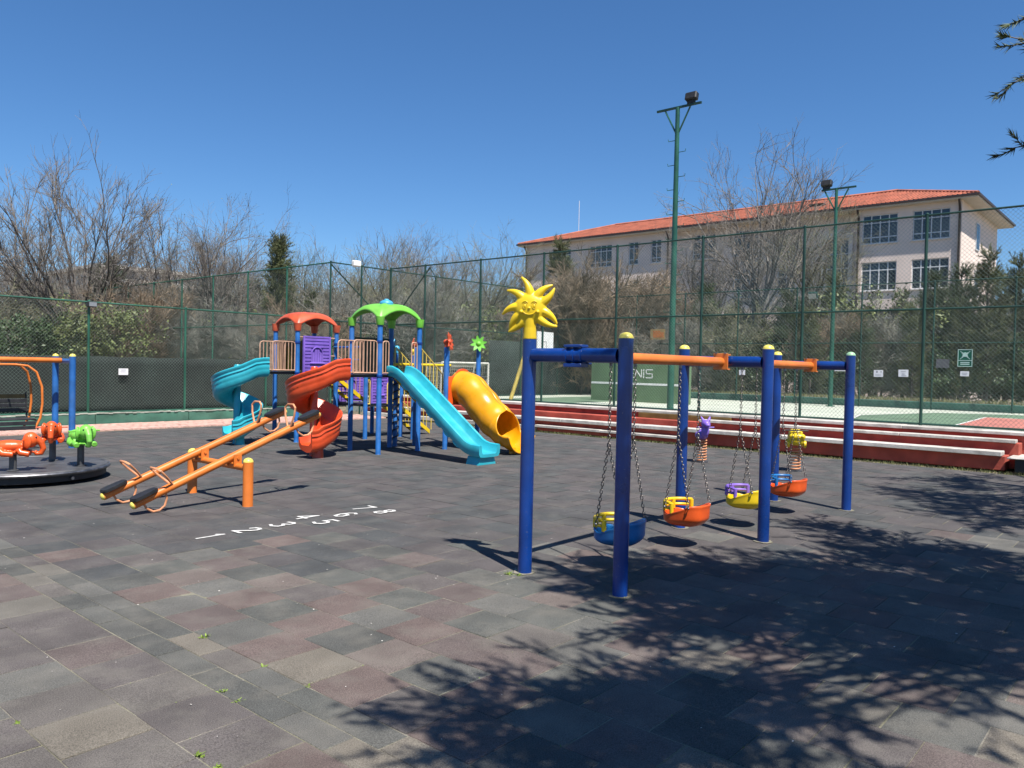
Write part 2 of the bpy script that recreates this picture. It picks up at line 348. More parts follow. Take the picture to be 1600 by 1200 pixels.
for i, (cx, cy, w, h, kind) in enumerate(tiles):
    dz = random.uniform(-0.0022, 0.0016); rx, ry = random.gauss(0, 0.0035), random.gauss(0, 0.0035); rz = random.gauss(0, 0.006)
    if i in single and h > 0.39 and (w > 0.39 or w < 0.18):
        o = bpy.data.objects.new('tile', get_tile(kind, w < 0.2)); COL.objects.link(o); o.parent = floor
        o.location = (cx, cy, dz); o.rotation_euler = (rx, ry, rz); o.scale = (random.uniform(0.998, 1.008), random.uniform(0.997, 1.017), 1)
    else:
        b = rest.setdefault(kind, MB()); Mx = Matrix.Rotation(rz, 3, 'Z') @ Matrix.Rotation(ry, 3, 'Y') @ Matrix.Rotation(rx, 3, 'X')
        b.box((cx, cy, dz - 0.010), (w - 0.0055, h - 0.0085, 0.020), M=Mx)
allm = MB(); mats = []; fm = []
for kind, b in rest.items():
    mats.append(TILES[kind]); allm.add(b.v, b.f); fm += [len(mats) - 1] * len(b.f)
far_tiles = allm.build('tile_field', None, floor, smooth=None); far_tiles['kind'] = 'stuff'
for m_ in mats: far_tiles.data.materials.append(m_)
far_tiles.data.polygons.foreach_set('material_index', fm)

# ---- painted hopscotch numbers on the tiles (upright for someone walking along +X)
DIG = {  # strokes on a 0..1 x 0..1.6 grid
    '1': [[(0.5, 0), (0.5, 1.6), (0.22, 1.32)]],
    '2': [[(0.05, 1.25), (0.2, 1.5), (0.5, 1.6), (0.8, 1.5), (0.92, 1.2), (0.8, 0.9), (0.05, 0.07), (0.98, 0.07)]],
    '3': [[(0.08, 1.45), (0.5, 1.6), (0.85, 1.42), (0.85, 1.1), (0.45, 0.87), (0.88, 0.62), (0.9, 0.25), (0.5, 0.0), (0.05, 0.18)]],
    '4': [[(0.72, 0), (0.72, 1.6), (0.02, 0.5), (1.0, 0.5)]],
    '5': [[(0.9, 1.55), (0.2, 1.55), (0.12, 0.88), (0.55, 0.98), (0.9, 0.72), (0.88, 0.25), (0.5, 0.0), (0.05, 0.15)]],
    '6': [[(0.85, 1.45), (0.5, 1.6), (0.18, 1.3), (0.08, 0.6), (0.25, 0.08), (0.6, 0.0), (0.92, 0.3), (0.85, 0.75), (0.5, 0.9), (0.12, 0.65)]],
    '7': [[(0.02, 1.55), (0.95, 1.55), (0.35, 0)]],
    '8': [[(0.5, 0.86), (0.15, 1.08), (0.15, 1.42), (0.5, 1.6), (0.85, 1.42), (0.85, 1.08), (0.5, 0.86), (0.1, 0.6), (0.1, 0.2), (0.5, 0), (0.9, 0.2), (0.9, 0.6), (0.5, 0.86)]]}
def stroke_polys(pts, w, closed=False):
    out = MB()
    for a, b in zip(pts[:-1], pts[1:]):
        a = Vector((*a, 0)); b = Vector((*b, 0)); d = (b - a).normalized(); nrm = Vector((-d.y, d.x, 0)) * w / 2; e = d * w * 0.42
        k = len(out.v); out.v += [tuple(a - e - nrm), tuple(b + e - nrm), tuple(b + e + nrm), tuple(a - e + nrm)]; out.f.append((k, k + 1, k + 2, k + 3))
    return out
import bmesh
for d, (nx, ny) in zip('12345678', [(3.81, 7.08), (4.21, 7.09), (4.62, 7.10), (5.03, 7.28), (5.02, 6.91), (5.42, 7.09), (5.83, 7.28), (5.85, 6.93)]):
    b = MB(); lay = 0
    for st in DIG[d]:
        for a, c in zip(st[:-1], st[1:]):
            q = stroke_polys([a, c], 0.23); s_ = 0.165
            b.add([(nx + (v[1] - 0.8) * s_, ny - (v[0] - 0.5) * s_ * 0.86, 0.0052 + lay * 0.0004) for v in q.v], q.f); lay += 1
    b.build('painted_number', MT['linewhite'], floor, smooth=None)

# ---- weeds, moss and fallen petals
def blades(n, c, rad, h, w=0.006, lean=0.6, rng=RNG):
    c = np.asarray(c, dtype=float); a = rng.uniform(0, 2 * np.pi, n); rr = rad * np.sqrt(rng.uniform(0, 1, n))
    base = np.stack([c[0] + rr * np.cos(a), c[1] + rr * np.sin(a), np.full(n, c[2])], 1)
    d = rng.normal(0, lean, (n, 3)); d[:, 2] = 1; d /= np.linalg.norm(d, axis=1)[:, None]
    hh = h * rng.uniform(0.5, 1.2, n)[:, None]; t = rng.uniform(0, np.pi, n); sd = np.stack([np.cos(t), np.sin(t), np.zeros(n)], 1) * w
    mid = base + d * hh * 0.55; tip = base + d * hh + np.stack([d[:, 0], d[:, 1], -0.3 * np.ones(n)], 1) * hh * 0.35
    V = np.stack([base - sd * 0.6, base + sd * 0.6, mid + sd, mid - sd, tip], 1).reshape(-1, 3)
    k = np.arange(n)[:, None] * 5
    F = np.concatenate([k + np.array([0, 1, 2]), k + np.array([0, 2, 3]), k + np.array([3, 2, 4])], 0)
    return V, F
for i, (px, py, s_) in enumerate([(320, 996, 1.0), (411, 1041, 0.65), (480, 1072, 0.6), (347, 1080, 0.7), (374, 1095, 0.75), (311, 1180, 0.9), (341, 1198, 0.7), (30, 1128, 0.6), (795, 897, 1.2), (812, 899, 1.0), (975, 934, 0.8), (800, 1019, 0.5)]):
    g = G(px, py); V, F = blades(int(26 * s_), (g.x, g.y, -0.008), 0.022 * s_, 0.034 * s_, 0.0055, 0.9)
    w = amesh('weed', V - np.array([g.x, g.y, 0]), F, MT['weed']); w.location = (g.x, g.y, 0)
    tag(w, 'small bright green weed growing in a floor tile joint', 'weed', 'weeds in the floor joints')
nJ = 3400
V = []; F = []
js = random.sample(tiles, min(620, len(tiles)))
for (cx, cy, w, h, kind) in js:
    for q in range(random.randint(3, 9)):
        if random.random() < 0.75: p = (cx + random.uniform(-w / 2, w / 2), cy + h / 2 * random.choice((-1, 1)))
        else: p = (cx - w / 2, cy + random.uniform(-h / 2, h / 2))
        v, f = blades(3, (p[0], p[1], -0.010), 0.007, 0.013, 0.003, 1.0); F.append(f + 5 * 3 * len(V)); V.append(v)
moss = amesh('joint_moss', np.concatenate(V), np.concatenate(F), MT['weed']); tag(moss, 'fine moss and grass seedlings in the floor joints', 'moss', kind='stuff')
n = 700
px = RNG.uniform(-0.5, 15.8, n); py = RNG.uniform(0, 16.0, n); a = RNG.uniform(0, 6.28, n); s_ = RNG.uniform(0.002, 0.0065, n)
cx = np.stack([np.cos(a), np.sin(a)], 1) * s_[:, None]; cyv = np.stack([-np.sin(a), np.cos(a)], 1) * s_[:, None] * 0.55
P = np.stack([px, py], 1); V = np.stack([P - cx - cyv, P + cx - cyv, P + cx + cyv, P - cx + cyv], 1).reshape(-1, 2)
V = np.concatenate([V, (0.004 + RNG.uniform(0, 0.004, len(V)))[:, None]], 1)
tag(amesh('fallen_petals', V, np.arange(4 * n).reshape(-1, 4), MT['petal']), 'pale fallen petals and crumbs scattered over the floor', 'litter', kind='stuff')

# ---- pink paver strip and green low wall at the side fence
WY = 20.80
b = MB(); b.box((3.0, 19.86, -0.02), (26.0, 1.80, 0.05)); strip = tag(b.build('paver_strip', MT['joint'], smooth=None), kind='structure')
b = MB()
for r_ in range(9):
    yy = 18.965 + r_ * 0.2; o_ = 0.1 if r_ % 2 else 0
    xx = -2.0 + o_
    while xx < 15.9:
        b.box((xx + 0.1, yy + 0.1, 0.012 + random.uniform(-0.003, 0.003)), (0.19, 0.19, 0.05), rz=random.gauss(0, 0.01)); xx += 0.2
o = b.build('paver', MT['paver'], strip, smooth=None); o['kind'] = 'stuff'
lw = thing('low_wall', 'low green painted concrete wall carrying the side fence', 'wall', (4.0, WY + 0.1, 0))
xx = -9.0
while xx < 15.2:
    L = 2.44; c = min(xx + L, 15.25); b = MB(); b.box(((xx + c) / 2, WY + 0.11, 0.145), (c - xx - 0.012, 0.22, 0.29 + random.uniform(-0.006, 0.006)), bev=0.012); b.build('wall_panel', MT['greenwall'], lw, smooth=None); xx += L
b = MB()
ys = 0
for i in range(240):   # ragged mortar lip on the wall top
    x_ = -9 + i * 0.1; b.box((x_ + 0.05, WY + 0.02 + random.uniform(-0.01, 0.01), 0.292 + random.uniform(0, 0.02)), (0.1, 0.05 + random.uniform(0, 0.03), 0.03), rz=random.gauss(0, 0.05))
b.build('mortar_lip', mat('pale_mortar', (0.36, 0.40, 0.34), 0.9, var=0.2, vs=4), lw, smooth=None)

# ---- chain-link fences
def wires(o, d, L, z0, z1, pitch, r):
    H = z1 - z0; o = np.array(o, float); d = np.array(d, float); st = pitch * math.sqrt(2); A = []; B = []
    for c in np.arange(-H, L, st):
        s0 = max(c, 0); s1 = min(c + H, L)
        if s1 - s0 > 0.01:
            A.append((s0, s0 - c)); B.append((s1, s1 - c)); A.append((L - s0, s0 - c)); B.append((L - s1, s1 - c))
    A = np.array(A); B = np.array(B); nrm = np.array([-d[1], d[0], 0]); sg = np.where(np.arange(len(A)) % 2, 1, -1)[:, None] * nrm * r
    PA = o + A[:, :1] * d + sg; PA[:, 2] = z0 + A[:, 1]; PB = o + B[:, :1] * d + sg; PB[:, 2] = z0 + B[:, 1]
    t = PB - PA; t /= np.linalg.norm(t, axis=1)[:, None]; u = nrm[None, :] * np.ones((len(t), 1)); w = np.cross(t, u); V = []
    for P in (PA, PB):
        V.append(np.stack([P + r * (u * math.cos(q) + w * math.sin(q)) for q in (0, 2.094, 4.189)], 1))
    V = np.stack(V, 1).reshape(-1, 3); k = np.arange(len(PA))[:, None] * 6
    F = np.concatenate([k + np.array([i, (i + 1) % 3, 3 + (i + 1) % 3, 3 + i]) for i in range(3)], 0)
    return V, F
def fence(name, label, o, d, L, z0, z1, posts, rails, pitch=0.058, r=0.0017, pr=0.03, m='fence', base=None, deep=0.0):
    t = thing(name, label, 'fence', (o[0], o[1], z0)); o = Vector((o[0], o[1], 0)); d = Vector((*d, 0)); 
    for s_ in posts:
        p = o + d * s_; b = MB(); b.tube([(p.x, p.y, z0 - deep), (p.x, p.y, z1 + 0.02)], pr, 10); b.lathe([(pr * 1.15, z1 + 0.015), (pr * 1.15, z1 + 0.03), (pr * 0.5, z1 + 0.05)], (p.x, p.y, 0), 10); b.build('post', MT[m], t)
    for z in rails:
        b = MB(); b.tube([o + Vector((0, 0, z)), o + d * L + Vector((0, 0, z))], 0.021, 8); b.build('rail', MT[m], t)
    V, F = wires(o, d, L, z0 + 0.03, z1 - 0.01, pitch, r); w = amesh('wire_mesh', V, F, MT['wire'], t); w['kind'] = 'stuff'
    return t
fl = fence('side_fence', 'green chain-link fence with dark shade cloth standing on the low green wall', (-8.57, WY + 0.08), (1, 0), 23.87, 0.29, 3.10, [i * 2.5 + 1.5 for i in range(9)] + [23.85], [3.10, 0.33], pitch=0.060, r=0.0024)
# shade cloth behind the mesh, gently rippled
xs = np.linspace(-8.5, 15.2, 160); zs = np.linspace(0.31, 1.74, 8); V = []
for z in zs:
    for x_ in xs: V.append((x_, WY + 0.16 + 0.012 * math.sin(x_ * 5.1 + z * 2) + 0.008 * math.sin(x_ * 13 + z * 7), z + (0.010 * math.sin(x_ * 2.5 * 2.51) if z > 1.7 else 0)))
F = [(j * 160 + i, j * 160 + i + 1, (j + 1) * 160 + i + 1, (j + 1) * 160 + i) for j in range(7) for i in range(159)]
solid(amesh('shade_cloth', V, F, MT['screen'], fl, 60), 0.004)
sg = thing('notice_board', 'small blank white notice on the shade cloth of the side fence', 'sign', (8.77, WY + 0.05, 1.36))
b = MB(); b.box((8.77, WY + 0.045, 1.36), (0.24, 0.006, 0.165)); b.build('sheet', MT['paper'], sg, smooth=None)
b = MB(); [b.box((8.77 + q, WY + 0.0405, 1.415 - i * 0.022), (0.15 - abs(q) * 2, 0.0016, 0.006)) for i, q in enumerate((0, 0.01, -0.012, 0.0))]; b.build('print', MT['greyink'], sg, smooth=None)

KX = 17.8; CZ = 0.50; FXX = 30.4; SY = 21.0
ff = fence('court_fence', 'tall green chain-link fence on the white kerb above the red bleachers', (KX, -8.43), (0, 1), 29.43, 0.66, 5.0, [i * 2.515 for i in range(12)] + [29.4], [5.0, 3.07, 0.70], pitch=0.060, r=0.0025, pr=0.032, m='fencedark')
b = MB(); p0 = Vector((KX + 0.03, 19.05, 4.92)); p1 = onX(630, 478, KX + 0.03); b.tube([p0, p0 + (p1 - p0) * 1.15], 0.025, 8)
b.tube([(KX + 0.02, 19.05, 4.93), (19.95, SY, 4.93)], 0.02, 8); b.build('brace', MT['fencedark'], ff)
f3 = fence('dividing_fence', 'tall green chain-link fence dividing the two courts behind the slides', (15.3, SY), (1, 0), 15.1, CZ, 4.95, [0, 1.25, 2.5, 4.66, 7.1, 9.6, 12.1, 15.05], [4.95, 3.07, 0.54], m='fencedark', r=0.0018, deep=0.5)
b = MB(); p0 = Vector((15.32, SY + 0.03, 4.90)); p1 = onY(577, 477, SY + 0.03); b.tube([p0, p0 + (p1 - p0) * 1.15], 0.025, 8); b.build('brace', MT['fencedark'], f3)
f4 = fence('tennis_fence', 'tall green chain-link fence running away beyond the side fence', (15.35, SY + 0.05), (0, 1), 30.0, 0.0, 4.95, [i * 2.5 + 2.5 for i in range(12)], [4.95, 3.0, 0.05], m='fence', r=0.0018, pitch=0.07)
f5 = fence('far_fence', 'tall green chain-link fence along the far edge of the ball court', (FXX, -8.0), (0, 1), 28.95, CZ, 5.0, [i * 2.42 + 2.42 * 0.1 for i in range(12)], [5.0, 2.85, 0.54], m='fencedark', r=0.0018, deep=0.5)
b = MB(); xs = np.linspace(23.0, 30.3, 50); V = []
for z in (CZ + 0.03, 1.2, 2.0, 2.75):
    for x_ in xs: V.append((x_, SY + 0.07 + 0.012 * math.sin(x_ * 5 + z), z))
F = [(j * 50 + i, j * 50 + i + 1, (j + 1) * 50 + i + 1, (j + 1) * 50 + i) for j in range(3) for i in range(49)]
solid(amesh('shade_cloth', V, F, MT['screen'], f3, 60), 0.004)

# ---- raised ball court
b = MB(); b.box(((17.9 + 31.2) / 2, 6.5, CZ - 0.3), (31.2 - 17.9, 34.0, 0.6)); court = tag(b.build('ball_court', MT['court'], smooth=None), kind='structure')
def flat(name, poly, z, m, parent):
    b = MB(); b.add([(p[0], p[1], z) for p in poly], [tuple(range(len(poly)))]); o = b.build(name, m, parent, smooth=None); return o
flat('green_zone', [(18.3, -7), (29.3, -7), (29.3, 4.2), (28.2, 6.1), (24, 7.2), (20.6, 6.5), (18.3, 4.8)], CZ + 0.004, MT['courtgreen'], court)
flat('red_zone', [(20.9, -6), (26.6, -6), (26.6, 4.45), (20.9, 4.2)], CZ + 0.008, MT['courtred'], court)
def line(pts, w, z, parent, m=MT['linewhite']):
    b = MB()
    for a, c in zip(pts[:-1], pts[1:]):
        a = Vector((*a, z)); c = Vector((*c, z)); d = (c - a).normalized(); q = Vector((-d.y, d.x, 0)) * w / 2; b.add([a - q, c - q, c + q, a + q], [(0, 1, 2, 3)])
    return b.build('court_line', m, parent, smooth=None)
line([(20.9, -6), (20.9, 4.2), (26.6, 4.45), (26.6, -6)], 0.06, CZ + 0.012, court)
line([(18.4, 4.8), (20.6, 6.5), (24, 7.2), (28.2, 6.1), (29.2, 4.2)], 0.06, CZ + 0.012, court)
line([(18.3, 9.5), (29.5, 9.5)], 0.06, CZ + 0.006, court); line([(29.5, -7), (29.5, 19.5), (18.3, 19.5)], 0.06, CZ + 0.006, court)
flat('green_zone', [(18.4, 16.0), (29.3, 16.0), (29.3, 19.3), (18.4, 19.3)], CZ + 0.004, MT['courtgreen'], court)
gw = thing('retaining_kerb', 'low green kerb with grass behind it along the far court edge', 'kerb', (30.9, 6, CZ))
b = MB(); b.box((31.05, 6.5, CZ + 0.13), (0.3, 30, 0.26), bev=0.02); b.build('kerb', MT['greenwall'], gw, smooth=None)
b = MB(); b.box((33.7, 6.5, 0.36), (5.0, 34, 0.72)); bank = tag(b.build('grass_bank', MT['earth'], smooth=None), kind='structure')
V = []; F = []; 
n = 9000; P = np.stack([RNG.uniform(31.25, 34.8, n), RNG.uniform(-8, 22, n)], 1)
def grass(n, P, z, h, w, name, label, m):
    d = RNG.normal(0, 0.5, (n, 3)); d[:, 2] = 1; d /= np.linalg.norm(d, axis=1)[:, None]; t = RNG.uniform(0, 3.14, n)
    sd = np.stack([np.cos(t), np.sin(t), np.zeros(n)], 1) * w; B = np.concatenate([P, np.full((n, 1), z)], 1); tip = B + d * (h * RNG.uniform(0.4, 1.3, n))[:, None]
    V = np.stack([B - sd, B + sd, tip], 1).reshape(-1, 3); return tag(amesh(name, V, np.arange(3 * n).reshape(-1, 3), m), label, 'grass', kind='stuff')
grass(n, P, 0.72, 0.16, 0.010, 'bank_grass', 'dry grass on the bank behind the far court fence', MT['grass'])

# ---- red concrete bleachers with chipped white seat boards
bl = thing('bleachers', 'red painted concrete bleachers with chipped white seat boards below the court fence', 'bleachers', (17.0, 9.0, 0))
def run(name, x0, x1, y0, y1, z0, z1, m, bev=0.01):
    b = MB(); b.box(((x0 + x1) / 2, (y0 + y1) / 2, (z0 + z1) / 2), (x1 - x0, y1 - y0, z1 - z0), bev=bev); return b.build(name, MT[m], bl, smooth=None)
run('step_wall', 16.62, 17.05, 2.45, 20.7, 0, 0.262, 'redwall')
run('step_wall', 17.05, 17.42, 2.30, 20.7, 0, 0.478, 'redwall')
run('step_wall', 17.42, 17.79, -8.0, 20.9, 0, 0.60, 'redwall')
run('step_wall', 16.46, 16.617, 9.05, 13.25, 0, 0.085, 'redwall')
def boards(x0, x1, y0, y1, z0, z1, L):
    y = y0
    while y < y1 - 0.05:
        e = min(y + L * random.uniform(0.9, 1.1), y1)
        if y1 - e < 0.5: e = y1
        o = run('seat_board', x0 + random.uniform(-0.006, 0.006), x1, y, e - 0.008, z0, z1 + random.uniform(-0.006, 0.006), 'whiteboard', 0.008); y = e
boards(16.50, 16.86, 2.50, 20.6, 0.265, 0.345, 2.4)
boards(16.99, 17.22, 2.35, 8.75, 0.481, 0.545, 2.1)
boards(17.36, 17.95, -7.9, 20.9, 0.603, 0.672, 3.1)
boards(16.40, 16.61, 9.0, 13.3, 0.088, 0.150, 2.1)
b = MB(); b.box((17.18, 9.9, 0.69), (0.10, 1.9, 0.03), rz=0.01); b.box((17.05, 13.0, 0.357), (0.12, 0.9, 0.022), rz=0.02)
run('plank_rest', 17.28, 17.40, 8.1, 10.6, 0.481, 0.60, 'olive', 0.004)
run('white_end', 16.44, 16.62, 13.32, 20.6, 0.0, 0.12, 'whiteboard')
run('end_block', 16.45, 17.42, -6.0, 2.28, 0, 0.235, 'black')
run('end_slab', 16.40, 17.41, -6.0, 2.40, 0.238, 0.262, 'whiteboard')
n = 5200; P = np.stack([16.03 + np.abs(RNG.normal(0, 0.16, n)).clip(0, 0.44), RNG.uniform(-1.0, 17.5, n)], 1)
grass(n, P, -0.02, 0.065, 0.006, 'verge_grass', 'short grass verge at the foot of the bleachers', MT['grass'])

# ---- green tennis practice wall
TWX = 24.8; a0 = onX(923, 626, TWX); a1 = onX(1075, 631, TWX)
tw = thing('tennis_wall', 'green tennis practice wall with white net line and lettering', 'wall', (TWX, (a0.y + a1.y) / 2, CZ))
b = MB(); b.box((TWX + 0.1, (a0.y + a1.y) / 2, CZ + 0.80), (0.2, a0.y - a1.y, 1.60), bev=0.01); b.build('slab', MT['tennis'], tw, smooth=None)
zl = onX(1000, 600, TWX).z
b = MB(); b.box((TWX - 0.002, (a0.y + a1.y) / 2 + 0.01, zl), (0.008, a0.y - a1.y - 0.04, 0.075)); b.build('net_line', MT['white'], tw, smooth=None)
LET = {'T': [[(0, 1), (1, 1)], [(0.5, 1), (0.5, 0)]], 'E': [[(1, 1), (0, 1), (0, 0), (1, 0)], [(0, 0.5), (0.85, 0.5)]], 'N': [[(0, 0), (0, 1), (1, 0), (1, 1)]],
       'i': [[(0.5, 0), (0.5, 0.72)], [(0.5, 0.88), (0.5, 1.0)]], 'S': [[(1, 1), (0, 1), (0, 0.5), (1, 0.5), (1, 0), (0, 0)]]}
xl, xr = 970, 1020; yt, yb = 577.5, 590
Yl = onX(xl, 584, TWX).y; Yr = onX(xr, 584, TWX).y; zt = onX(1000, yt, TWX).z; zb = onX(1000, yb, TWX).z
adv = [0, 0.235, 0.47, 0.69, 0.80]; cw = 0.185
for ch, a in zip('TENiS', adv):
    b = MB()
    for st in LET[ch]:
        for p, q in zip(st[:-1], st[1:]):
            w_ = cw * (0.35 if ch == 'i' else 1)
            y0 = Yl + (Yr - Yl) * (a + w_ * p[0]); y1 = Yl + (Yr - Yl) * (a + w_ * q[0]); z0 = zb + (zt - zb) * p[1]; z1 = zb + (zt - zb) * q[1]
            L = math.hypot(y1 - y0, z1 - z0); an = math.atan2(z1 - z0, y1 - y0)
            b.box((TWX - 0.002, (y0 + y1) / 2, (z0 + z1) / 2), (0.008, L + 0.03, 0.034), M=Matrix.Rotation(an, 3, 'X'))
    b.build('letter', MT['white'], tw, smooth=None)

# ---- school building
BX = 58.0; BY0 = 11.45; BY1 = 48.5; EZ = 13.25; DEP = 12.5
sc = thing('school_building', 'long pink school building with orange tiled hip roof beyond the trees', 'building', (BX, 30, 0))
wins = []      # (y0,y1,z0,z1,X,cols,rows)
rows = [(10.85, 12.85), (7.55, 9.55), (4.2, 6.2)]
for zi, (z0, z1) in enumerate(rows):
    wins += [(15.33, 17.65, z0, z1, BX, 4, 3), (12.12, 14.39, z0, z1, BX, 4, 3)]
    wins += [(38.7, 41.1, z0 - 0.1, z1 - 0.15, BX, 4, 3), (36.0, 36.95, z0 - 0.1, z1 - 0.15, BX, 2, 3), (33.75, 34.75, z0 - 0.1, z1 - 0.15, BX, 2, 3), (43.2, 45.4, z0 - 0.1, z1 - 0.15, BX, 4, 3)]
    wins += [(22.6, 24.0, z0, z1, BX + 0.7, 2, 3), (25.6, 27.6, z0, z1, BX + 0.7, 3, 3), (29.2, 31.2, z0, z1, BX + 0.7, 3, 3)]
wins += [(18.75, 20.35, 5.2, 11.45, BX + 0.7, 3, 6)]
def wall_holes(y0, y1, z0, z1, X, holes, dep=0.22):
    ys = sorted({y0, y1, *[h[0] for h in holes], *[h[1] for h in holes]}); zs = sorted({z0, z1, *[h[2] for h in holes], *[h[3] for h in holes]}); b = MB()
    for i in range(len(ys) - 1):
        for j in range(len(zs) - 1):
            cy, cz = (ys[i] + ys[i + 1]) / 2, (zs[j] + zs[j + 1]) / 2
            if any(h[0] < cy < h[1] and h[2] < cz < h[3] for h in holes): continue
            b.add([(X, ys[i + 1], zs[j]), (X, ys[i], zs[j]), (X, ys[i], zs[j + 1]), (X, ys[i + 1], zs[j + 1])], [(0, 1, 2, 3)])
    for (a, c, d, e) in [h[:4] for h in holes]:
        q = X + dep; b.add([(X, a, d), (X, c, d), (X, c, e), (X, a, e), (q, a, d), (q, c, d), (q, c, e), (q, a, e)], [(0, 1, 5, 4), (1, 2, 6, 5), (2, 3, 7, 6), (3, 0, 4, 7)])
    return b
for (ya, yb_, X) in ((BY0, 17.95, BX), (17.95, 33.0, BX + 0.7), (33.0, BY1, BX)):
    wall_holes(ya, yb_, 0, EZ, X, [w for w in wins if ya < w[0] < yb_]).build('facade', MT['plaster'], sc, smooth=None)
b = MB(); b.add([(BX, 17.95, 0), (BX + 0.7, 17.95, 0), (BX + 0.7, 17.95, EZ), (BX, 17.95, EZ), (BX, 33, 0), (BX + 0.7, 33, 0), (BX + 0.7, 33, EZ), (BX, 33, EZ)], [(0, 1, 2, 3), (7, 6, 5, 4)])
e0, e1 = 4.6, 5.9
b.add([(BX, BY0, 0), (BX + DEP, BY0, 0), (BX + DEP, BY0, EZ), (BX, BY0, EZ)], [(3, 2, 1, 0)]); b.add([(BX, BY1, 0), (BX + DEP, BY1, 0), (BX + DEP, BY1, EZ), (BX, BY1, EZ)], [(0, 1, 2, 3)])
b.add([(BX + DEP, BY0, 0), (BX + DEP, BY1, 0), (BX + DEP, BY1, EZ), (BX + DEP, BY0, EZ)], [(0, 1, 2, 3)]); b.build('end_wall', MT['plaster'], sc, smooth=None)
pane_me = {}
for (y0, y1, z0, z1, X, nc, nr) in wins:
    b = MB(); cy, cz = (y0 + y1) / 2, (z0 + z1) / 2; fx = X + 0.13
    hs = [z0, z0 + (z1 - z0) * 0.22, z0 + (z1 - z0) * 0.72, z1] if nr == 3 else [z0 + (z1 - z0) * i / nr for i in range(nr + 1)]
    vsx = [y0 + (y1 - y0) * i / nc for i in range(nc + 1)]
    for i, y in enumerate(vsx): b.box((fx, y + (0.03 if i == 0 else -0.03 if i == nc else 0), cz), (0.08, 0.07, z1 - z0))
    for i, z in enumerate(hs): b.box((fx + 0.003, cy, z + (0.03 if i == 0 else -0.03 if i == len(hs) - 1 else 0)), (0.08, y1 - y0 - 0.01, 0.07))
    wo = b.build('window', MT['frame'], sc, smooth=None)
    for i in range(nc):
        for j in range(len(hs) - 1):
            key = (round(vsx[i + 1] - vsx[i], 2), round(hs[j + 1] - hs[j], 2))
            if key not in pane_me:
                q = MB(); q.box((0, 0, 0), (0.02, key[0] - 0.05, key[1] - 0.05)); me = bpy.data.meshes.new('pane'); me.from_pydata(q.v, [], q.f); me.materials.append(MT['glass']); pane_me[key] = me
            p = bpy.data.objects.new('pane', pane_me[key]); COL.objects.link(p); p.parent = wo; wl = world_loc(wo)
            p.location = Vector((fx + 0.02, (vsx[i] + vsx[i + 1]) / 2, (hs[j] + hs[j + 1]) / 2)) - wl; p.rotation_euler = (0, random.gauss(0, 0.006), random.gauss(0, 0.006))
    b = MB(); b.box((X - 0.03, cy, z0 - 0.04), (0.16, y1 - y0 + 0.16, 0.07)); b.build('sill', MT['plasterwhite'], wo, smooth=None)
b = MB(); q = BX + 0.66   # white surround of the tall stair window
b.box((q, 18.60, 8.4), (0.12, 0.28, 7.0)); b.box((q, 20.50, 8.4), (0.12, 0.28, 7.0)); b.box((q, 19.55, 11.75), (0.118, 1.60, 0.5)); b.build('surround', MT['plasterwhite'], sc, smooth=None)
gwz = [(62.4, 63.6)]
for (xa, xb) in gwz:
    for z0 in (10.6, 7.3):
        b = MB(); b.box(((xa + xb) / 2, BY0 - 0.03, z0 + 0.9), (xb - xa, 0.08, 1.9)); wo = b.build('window', MT['frame'], sc, smooth=None)
        for j in range(2): q = MB(); q.box(((xa + xb) / 2 + (j - 0.5) * 0.56, BY0 - 0.074, z0 + 0.9), (0.48, 0.02, 1.74)); q.build('pane', MT['glass'], wo, smooth=None)
ov = 0.60; X0, X1, Y0, Y1 = BX - ov, BX + DEP + ov, BY0 - 1.0, BY1 + ov; RZ = EZ + 2.4; rxm = (X0 + X1) / 2; hl = 6.6
b = MB(); b.box(((X0 + X1) / 2, (Y0 + Y1) / 2, EZ + 0.09), (X1 - X0, Y1 - Y0, 0.18)); b.build('eaves', MT['soffit'], sc, smooth=None)
b = MB(); b.box((X0 - 0.06, (Y0 + Y1) / 2, EZ + 0.16), (0.12, Y1 - Y0 + 0.2, 0.14)); b.box(((X0 + X1) / 2, Y0 - 0.06, EZ + 0.16), (X1 - X0, 0.12, 0.14)); b.build('gutter', MT['pipe'], sc, smooth=None)
b = MB(); z_ = EZ + 0.2
b.add([(X0 - 0.1, Y0 - 0.1, z_), (X1, Y0 - 0.1, z_), (X1, Y1, z_), (X0 - 0.1, Y1, z_), (rxm, Y0 + hl, RZ), (rxm, Y1 - hl, RZ)], [(0, 4, 5, 3), (0, 1, 4), (1, 2, 5, 4), (2, 3, 5)])
rf = b.build('roof', MT['rooftile'], sc, smooth=None)
b = MB(); y = Y0
while y < Y1:
    t_ = min(1.0, (y - Y0) / hl, (Y1 - y) / hl)
    if t_ > 0.02: b.tube([(X0 - 0.1, y, z_ + 0.03), (X0 - 0.1 + (rxm - X0 + 0.1) * t_, y, z_ + (RZ - z_) * t_ + 0.03)], 0.055, 4, caps=False)
    y += 0.29
o = b.build('tile_rolls', MT['rooftile'], rf, smooth=None); o['kind'] = 'stuff'
b = MB(); b.tube([(rxm, Y0 + hl, RZ + 0.05), (rxm, Y1 - hl, RZ + 0.05)], 0.14, 6); b.tube([(X0, Y0, z_ + 0.05), (rxm, Y0 + hl, RZ + 0.05)], 0.12, 6); b.tube([(X0, Y1, z_ + 0.05), (rxm, Y1 - hl, RZ + 0.05)], 0.12, 6); b.build('ridge_tiles', MT['rooftile'], rf, smooth=None)
b = MB(); b.box((60.2, 21.6, EZ + 0.95), (0.8, 0.9, 0.5)); b.box((60.2, 21.6, EZ + 1.22), (1.0, 1.1, 0.06)); b.build('roof_hatch', MT['pipe'], rf, smooth=None)
